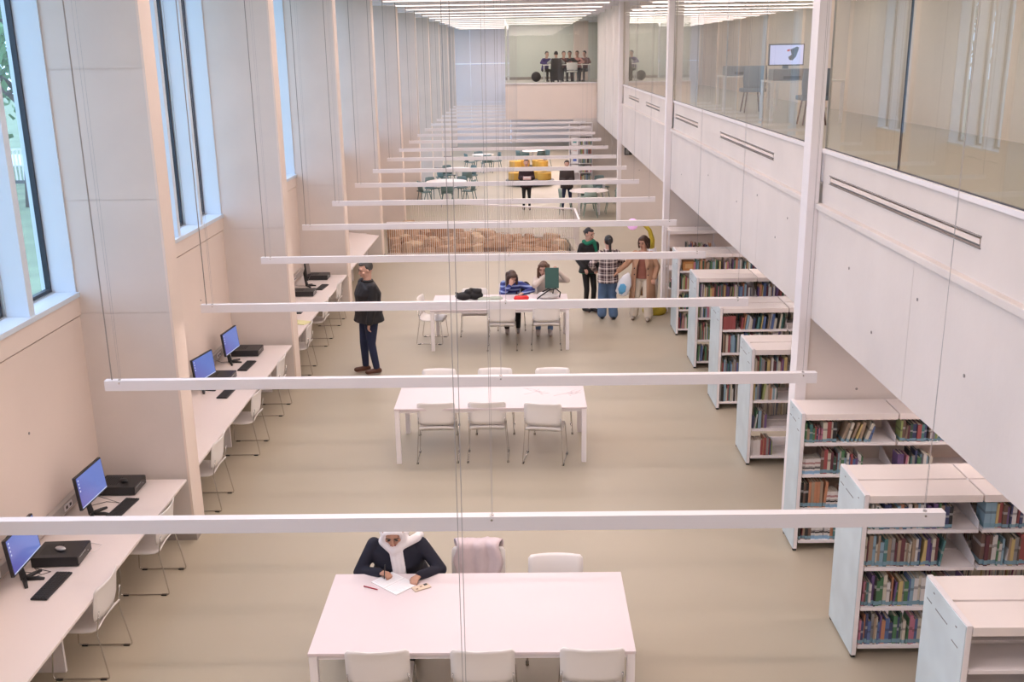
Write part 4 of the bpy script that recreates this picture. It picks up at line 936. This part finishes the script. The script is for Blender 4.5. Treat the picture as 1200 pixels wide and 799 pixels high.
c, J = person('woman in an open camel coat and cream trousers with dark bobbed hair', (2.26, 18.96, 0), -.30, 1.58, hands={-1: (-.45, -.20, .96), 1: (.24, -.10, .84)}, elb={-1: (-.3, .6, -.8), 1: (.7, .7, 0)}, feet={-1: (-.16, .0, .07), 1: (.14, -.06, .07)}, look=(-.35, .25), skin=SK2, hair=('bob', hairm), top=('opencoat', camel, rust), bottom=('wide', creamt), shoes=mat('beige_shoe', (.45, .38, .32), .6))
tb = thing('tote_bag', 'white plastic bag with a blue patch held by the woman in the camel coat', 'bag', (1.88, 18.84, .66), -.25); tb.rotation_euler.y = .32
m = MB(); m.loft([oring(Vector((0, 0, z)), Vector((1, 0, 0)), Vector((0, 1, 0)), rx, .03) for z, rx in ((-.16, .05), (-.12, .12), (.1, .13), (.22, .08), (.30, .02))]); obj('bag_body', m, mat('white_bag_plastic', (.78, .78, .82), .4), tb, True)
obj('blue_patch', MB().loft([oring(Vector((-.01, -.033, z)), Vector((1, 0, 0)), Vector((0, 1, 0)), rx, .004, 12) for z, rx in ((-.13, .03), (-.05, .075), (.05, .06), (.08, .01))]), mat('bag_blue', (.12, .40, .68), .5), tb, True)
# arched lamp behind them
al = thing('arched_lamp', 'yellow arched lamp with pink globe behind the woman in the camel coat', 'lamp', (2.56, 19.45, 0))
yel = mat('mustard_fabric', (.55, .42, .04), .7)
obj('base', MB().lathe([(0, 0), (.22, 0), (.24, .06), (.20, .14), (.08, .19), (0, .2)], 24), yel, al, True)
obj('lower_post', MB().tube([(0, 0, .18), (.02, .02, .6), (0, .02, 1.0), (-.07, 0, 1.3)], [.04, .05, .065, .08], 10), whitem, al, True)
obj('arch', MB().tube([(-.08, 0, 1.25), (-.07, 0, 1.45), (-.13, 0, 1.65), (-.25, 0, 1.77), (-.36, 0, 1.79)], [.05, .048, .042, .035, .03], 10), yel, al, True)
obj('globe', MB().ell((-.46, 0, 1.77), (.11, .11, .11)), mat('pink_globe', (.85, .50, .80), .4, emit=(.9, .45, .85), estr=.35), al, True)
# ------------------------------------------------------------------ far zone of the hall
teal = mat('teal_plastic', (.13, .20, .20), .5); sage = mat('sage_plastic', (.24, .31, .26), .5)
def shell_chair(x, y, rz, lab, m=teal):
    t = thing('shell_chair', lab, 'chair', (x, y, 0), rz, 'teal shell chairs round the far tables')
    obj('seat', loftstrip([(.22, .43), (.18, .45), (.0, .44), (-.15, .445), (-.20, .47)], .44, .015, curve=.03), m, t, True)
    obj('backrest', loftstrip([(-.19, .45), (-.215, .55), (-.23, .68), (-.245, .80)], .46, .015, ycurve=.09, taper=.12), m, t, True)
    for sx in (-1, 1):
        for sy in (-1, 1): obj('leg', MB().cyl((sx*.15, sy*.14, .43), (sx*.22, sy*.21, 0), .016, .011, 8), m, t)
def round_table(x, y, r, lab, nch, a0=0.0, m=teal, legs=False, cl='', rc=None):
    t = thing('round_table', lab, 'table', (x, y, 0), 0, 'round white tables at the far end')
    obj('tabletop', MB().lathe([(0, .715), (r-.01, .715), (r, .722), (r, .735), (r-.005, .74), (0, .74)], 40), whitelac, t)
    if legs:
        for k in range(4): a = PI/4+k*PI/2; obj('leg', MB().cyl((math.cos(a)*r*.72, math.sin(a)*r*.72, 0), (math.cos(a)*r*.72, math.sin(a)*r*.72, .715), .022, n=10), whitem, t)
    else:
        obj('pedestal', MB().lathe([(0, .0), (.05, 0), (.05, .7), (0, .7)], 12), whitem, t); obj('base', MB().lathe([(0, 0), (.3, 0), (.3, .015), (.06, .03), (0, .03)], 24), whitem, t)
    for k in range(nch):
        a = a0+k*2*PI/nch; rr2 = rc or r+.12
        shell_chair(x+math.cos(a)*rr2, y+math.sin(a)*rr2, a+PI/2, '%s shell chair, %s anticlockwise from the front at the %s' % ('sage green' if m is sage else 'teal', ORD[k], cl), m)
round_table(-2.66, 35.2, .70, 'round white table with teal chairs, nearest of the left ones', 5, -PI/2+.1, cl='nearest left round table')
round_table(-2.55, 39.2, .50, 'round white table behind the nearest left one', 4, -PI/2+.6, cl='second left round table')
round_table(-1.75, 44.6, .48, 'small round white table far back beside the window bays', 4, -PI/2+.3, cl='small far back round table')
round_table(2.08, 32.3, .62, 'round white table with four white legs near the end wall', 4, -PI/2, sage, True, cl='four legged round table')
round_table(3.05, 35.0, .55, 'round white table half hidden behind the third column', 4, -PI/2+.5, teal, True, cl='round table behind the column')
round_table(.45, 46.0, .5, 'round white table behind the yellow seats', 4, -PI/2+.5, cl='round table behind the yellow seats')
mus = mat('yellow_upholstery', (.68, .39, .07), .75); dk = mat('dark_disc', (.06, .06, .06), .5)
def island(x, y, lab):
    t = thing('round_bench', lab, 'bench', (x, y, 0), 0, 'round yellow seat islands')
    obj('disc', MB().lathe([(0, 0.14), (.92, .14), (.95, .16), (.95, .19), (.92, .2), (0, .2)], 40), dk, t)
    obj('plinth', MB().lathe([(0, 0), (.6, 0), (.6, .14), (0, .14)], 30), dk, t)
    for k, a in enumerate((PI, PI*.62, PI*.25, 0, -PI*.28 if False else PI*1.9)):
        obj('seat_drum', MB().lathe([(0, .2), (.25, .2), (.26, .22), (.26, .46), (.24, .48), (0, .48)], 36, (math.cos(a)*.58, math.sin(a)*.5, 0)), mus, t)
island(.26, 39.9, 'round seat island with yellow drums, nearer one'); island(.24, 44.2, 'round seat island with yellow drums, farther one')
fc = thing('display_bookcase', 'tall white bookcase with cover displays at the end wall', 'bookcase', (2.22, 40.0, 0))
obj('frame', B(-.42, -.40, -.17, .17, 0, 2.34).box(-.02, 0, -.17, .17, 0, 2.34).box(.46, .48, -.17, .17, 0, 2.34).box(-.42, .48, -.17, .17, 2.32, 2.34), whitem, fc)
obj('back_panel', B(-.4, .46, .15, .17, 0, 2.32), whitem, fc)
for z in (.1, .45, .8, 1.15, 1.5, 1.85): obj('shelf', B(-.4, .46, -.16, .15, z-.02, z), whitem, fc)
stb = MB(); r = random.Random(5); x = .01; mats_b = [stc[i % len(stc)] for i in range(len(stc))]
for z in (.1, .45, .8, 1.15, 1.5):
    x = .005
    while x < .43:
        th = r.uniform(.02, .035); stb.mi = r.randrange(len(stc)); stb.box(x, x+th-.002, -.13, .02, z, z+r.uniform(.18, .28)); x += th
o = obj('shelf_books', stb, stc, fc); o['kind'] = 'stuff'
cvr = [mat('cover_teal', (.1, .35, .35), .5), mat('cover_pale_red', (.75, .4, .35), .5), mat('cover_blue', (.12, .2, .6), .5), mat('cover_brown', (.3, .1, .06), .5)]
for k, z in enumerate((1.50, 1.15, .8, .45)):
    bk = thing('display_book', ('book with a teal picture', 'white book with a pale red line', 'white book with a blue picture', 'book with a brown picture')[k]+' shown face out on the tall end wall bookcase', 'book', (2.01, 39.86, z))
    obj('cover', B(-.14, .14, 0, .02, 0, .30), paperm, bk); obj('picture', B(-.07, .07, -.002, 0, .08, .22) if k != 1 else B(-.08, .08, -.002, 0, .12, .14), cvr[k], bk)
F = .022
person('distant person in a dark coat holding something pale before the yellow seats', (.10, 33.2, 0), 0, 1.62, hands={-1: (-.08, -.24, 1.08), 1: (.1, -.24, 1.08)}, vox=F, hair=('short', hairb), top=('jacket', mat('dark_plum_coat', (.03, .012, .016), .8)), bottom=('slim', blk), build=1.15)
pb = thing('paper_bag', 'small pale pink parcel held by the distant person in the dark coat', 'parcel', (.12, 32.92, 1.08)); obj('parcel_body', B(-.13, .13, -.05, .05, -.05, .05), mat('pale_pink', (.75, .5, .5), .6), pb, bevel=.01); obj('flap', B(-.1, .1, -.055, -.05, .0, .04), paperm, pb)
person('distant person in a dark jacket and jeans beside the round table', (1.41, 33.0, 0), 0, 1.58, hands={-1: (-.08, -.24, 1.0), 1: (.08, -.24, 1.0)}, feet={-1: (-.14, 0, .07), 1: (.14, 0, .07)}, vox=F, hair=('short', hairb), top=('jacket', mat('dark_brown_jacket', (.04, .028, .026), .8)), bottom=('slim', denim), build=1.2)
# upper room: table and people behind the opening
UZ = 3.72; UY = 45.4
ut = thing('meeting_table', 'white table with metal legs in the upper end room', 'table', (1.95, UY, UZ)); obj('tabletop', B(-1.05, 1.0, -.45, .45, .71, .74), whitelac, ut)
for sx in (-1.0, -.35, .3, .95):
    for sy in (-.4, .4): obj('leg', B(sx-.02, sx+.02, sy-.02, sy+.02, 0, .71), alu, ut)
darkch = mat('dark_fabric', (.02, .016, .016), .8)
t = thing('high_chair', 'large dark chair back seen from behind in the upper end room', 'chair', (1.46, UY-.75, UZ)); obj('backrest', loftstrip([(-.24, .1), (-.25, .4), (-.25, .7), (-.24, 1.0)], .52, .06, ycurve=.04, taper=.12), darkch, t, True, bevel=.01); obj('seat', B(-.25, .25, -.22, .25, .38, .46), darkch, t, bevel=.02)
for s in (-1, 1): obj('leg', B(s*.2-.02, s*.2+.02, .15, .2, 0, .38), darkch, t)
chair(2.12, UY-.72, 0, 'white chair with its back to the hall in the upper end room', 'white sled base chairs', z=UZ)
purp = mat('purple_top', (.06, .04, .18), .8); greyt = mat('pale_grey_top', (.42, .42, .40), .8); marn = mat('maroon_top', (.12, .03, .03), .8); pinkt = mat('pink_top', (.62, .30, .26), .8)
def up(x, y, rz, lab, tm, hm, lean=-.1):
    person(lab, (x, y, UZ), rz, 1.62, pel=(0, .05, .53), chest=(0, lean, 1.0), head=(0, lean-.06, 1.17), hands={-1: (-.15, -.38, .80), 1: (.15, -.38, .80)}, elb={-1: (-1, .1, -.3), 1: (1, .1, -.3)}, feet={-1: (-.1, -.35, .07), 1: (.1, -.35, .07)}, knee={-1: (0, -1, .6), 1: (0, -1, .6)}, vox=F, hair=('short', hm), top=('sweater', tm), bottom=('trousers', blk))
up(1.02, UY+.55, .5, 'seated person in a purple top, leftmost in the upper end room', purp, hairb)
up(1.46, UY-.62, PI, 'seated person in pale grey seen from behind in the dark high chair', greyt, hairb)
up(1.80, UY+.70, .2, 'seated person in maroon behind the table in the upper end room', marn, hairm)
up(2.10, UY+.72, -.1, 'seated person in a black top in the middle of the upper table', blk, hairb)
up(2.45, UY+.70, -.3, 'seated person in pink beside the one in black in the upper end room', pinkt, hairl)
up(2.80, UY+.55, -.6, 'seated person in maroon at the right end of the upper table', marn, hairb)
lump('exercise_ball', 'dark round ball on the floor of the upper end room', 'ball', [('e', (0, 0, 0), (.22, .22, .22))], darkch, (.62, 46.2, UZ+.22), vox=.03)
# gallery furniture behind the glass
def gdesk(x0, x1, y0, y1, lab):
    t = thing('gallery_desk', lab, 'desk', ((x0+x1)/2, (y0+y1)/2, 3.7), 0, 'white desks on the gallery'); hx = (x1-x0)/2; hy = (y1-y0)/2
    obj('desktop', B(-hx, hx, -hy, hy, .71, .74), whitelac, t)
    for sx in (-1, 1):
        for sy in (-1, 1): obj('leg', B(sx*(hx-.03)-.025, sx*(hx-.03)+.025, sy*(hy-.03)-.025, sy*(hy-.03)+.025, 0, .71), whitem, t)
gdesk(4.4, 5.7, 18.5, 19.3, 'white gallery desk behind the glass, under the display screen')
gdesk(4.3, 5.5, 22.4, 23.2, 'white gallery desk behind the glass, farther and to the left')
gry = mat('blue_grey_fabric', (.18, .22, .27), .8)
def gseat(x, y, rz, lab):
    t = thing('office_chair', lab, 'chair', (x, y, 3.7), rz, 'blue grey chairs on the gallery')
    obj('backrest', loftstrip([(-.22, .5), (-.24, .7), (-.26, .95)], .5, .05, ycurve=.03), gry, t, True); obj('seat', B(-.24, .24, -.22, .24, .42, .50), gry, t, bevel=.02)
    for k in range(4): a = PI/4+k*PI/2; obj('leg', MB().cyl((math.cos(a)*.2, math.sin(a)*.2, .42), (math.cos(a)*.28, math.sin(a)*.28, 0), .015, n=8), brownsh, t)
gseat(5.05, 18.15, 0, 'blue grey office chair before the gallery desk with the screen'); gseat(4.85, 22.0, 0, 'blue grey office chair at the farther gallery desk')
ds = thing('display_screen', 'lit display screen on a grey stand behind the gallery glass', 'screen', (4.80, 19.15, 3.72))
obj('screen_case', B(-.32, .32, -.02, .03, .97, 1.35), black, ds, bevel=.004); sc = obj('screen', B(-.30, .30, -.024, -.02, .99, 1.33), mat('bright_lilac_screen', (.1, .1, .1), .3, emit=(.62, .62, 1.0), estr=1.0), ds)
obj('dark_shape', MB().add([(x, -.026, z) for x, z in ((.06, 1.25), (.18, 1.30), (.22, 1.28), (.17, 1.12), (.11, 1.06), (.05, 1.07), (.03, 1.12), (.09, 1.16))], [(7, 6, 5, 4, 3, 2, 1, 0)]), mat('screen_dark', (.06, .07, .09), .4), sc); obj('red_dot', MB().add([(x, -.027, z) for x, z in ((.0, 1.22), (.05, 1.22), (.06, 1.26), (.01, 1.25))], [(3, 2, 1, 0)]), mat('screen_red', (.5, .05, .06), .4, emit=(.6, .1, .1), estr=.5), sc)
obj('pole', B(-.05, .05, 0, .05, .745, .97), gry, ds); obj('base', B(-.15, .15, -.06, .1, .722, .745), gry, ds)
printer = thing('printer', 'grey box shaped printer on the gallery desk below the screen', 'printer', (4.78, 18.78, 4.44)); obj('printer_body', B(-.33, .33, -.2, .2, 0, .2), mat('mid_grey_plastic', (.22, .22, .23), .5), printer, bevel=.02); obj('paper_tray', B(-.15, .15, -.22, -.2, .03, .08), black, printer)

printer = thing('printer', 'grey box shaped printer on the farther gallery desk', 'printer', (4.7, 22.7, 4.44)); obj('printer_body', B(-.33, .33, -.2, .2, 0, .2), MATS['mid_grey_plastic'], printer, bevel=.02); obj('paper_tray', B(-.15, .15, -.22, -.2, .03, .08), black, printer)
spk = thing('wall_speaker', 'small black box on the third cross wall just under the gallery slab', 'speaker', (3.08, 30.08, 2.05)); obj('speaker_case', B(-.1, .12, 0, .13, 0, .2), black, spk, bevel=.004); obj('front_grille', B(-.08, .03, -.004, 0, .03, .17), mat('mid_grey', (.25, .25, .25), .5), spk)
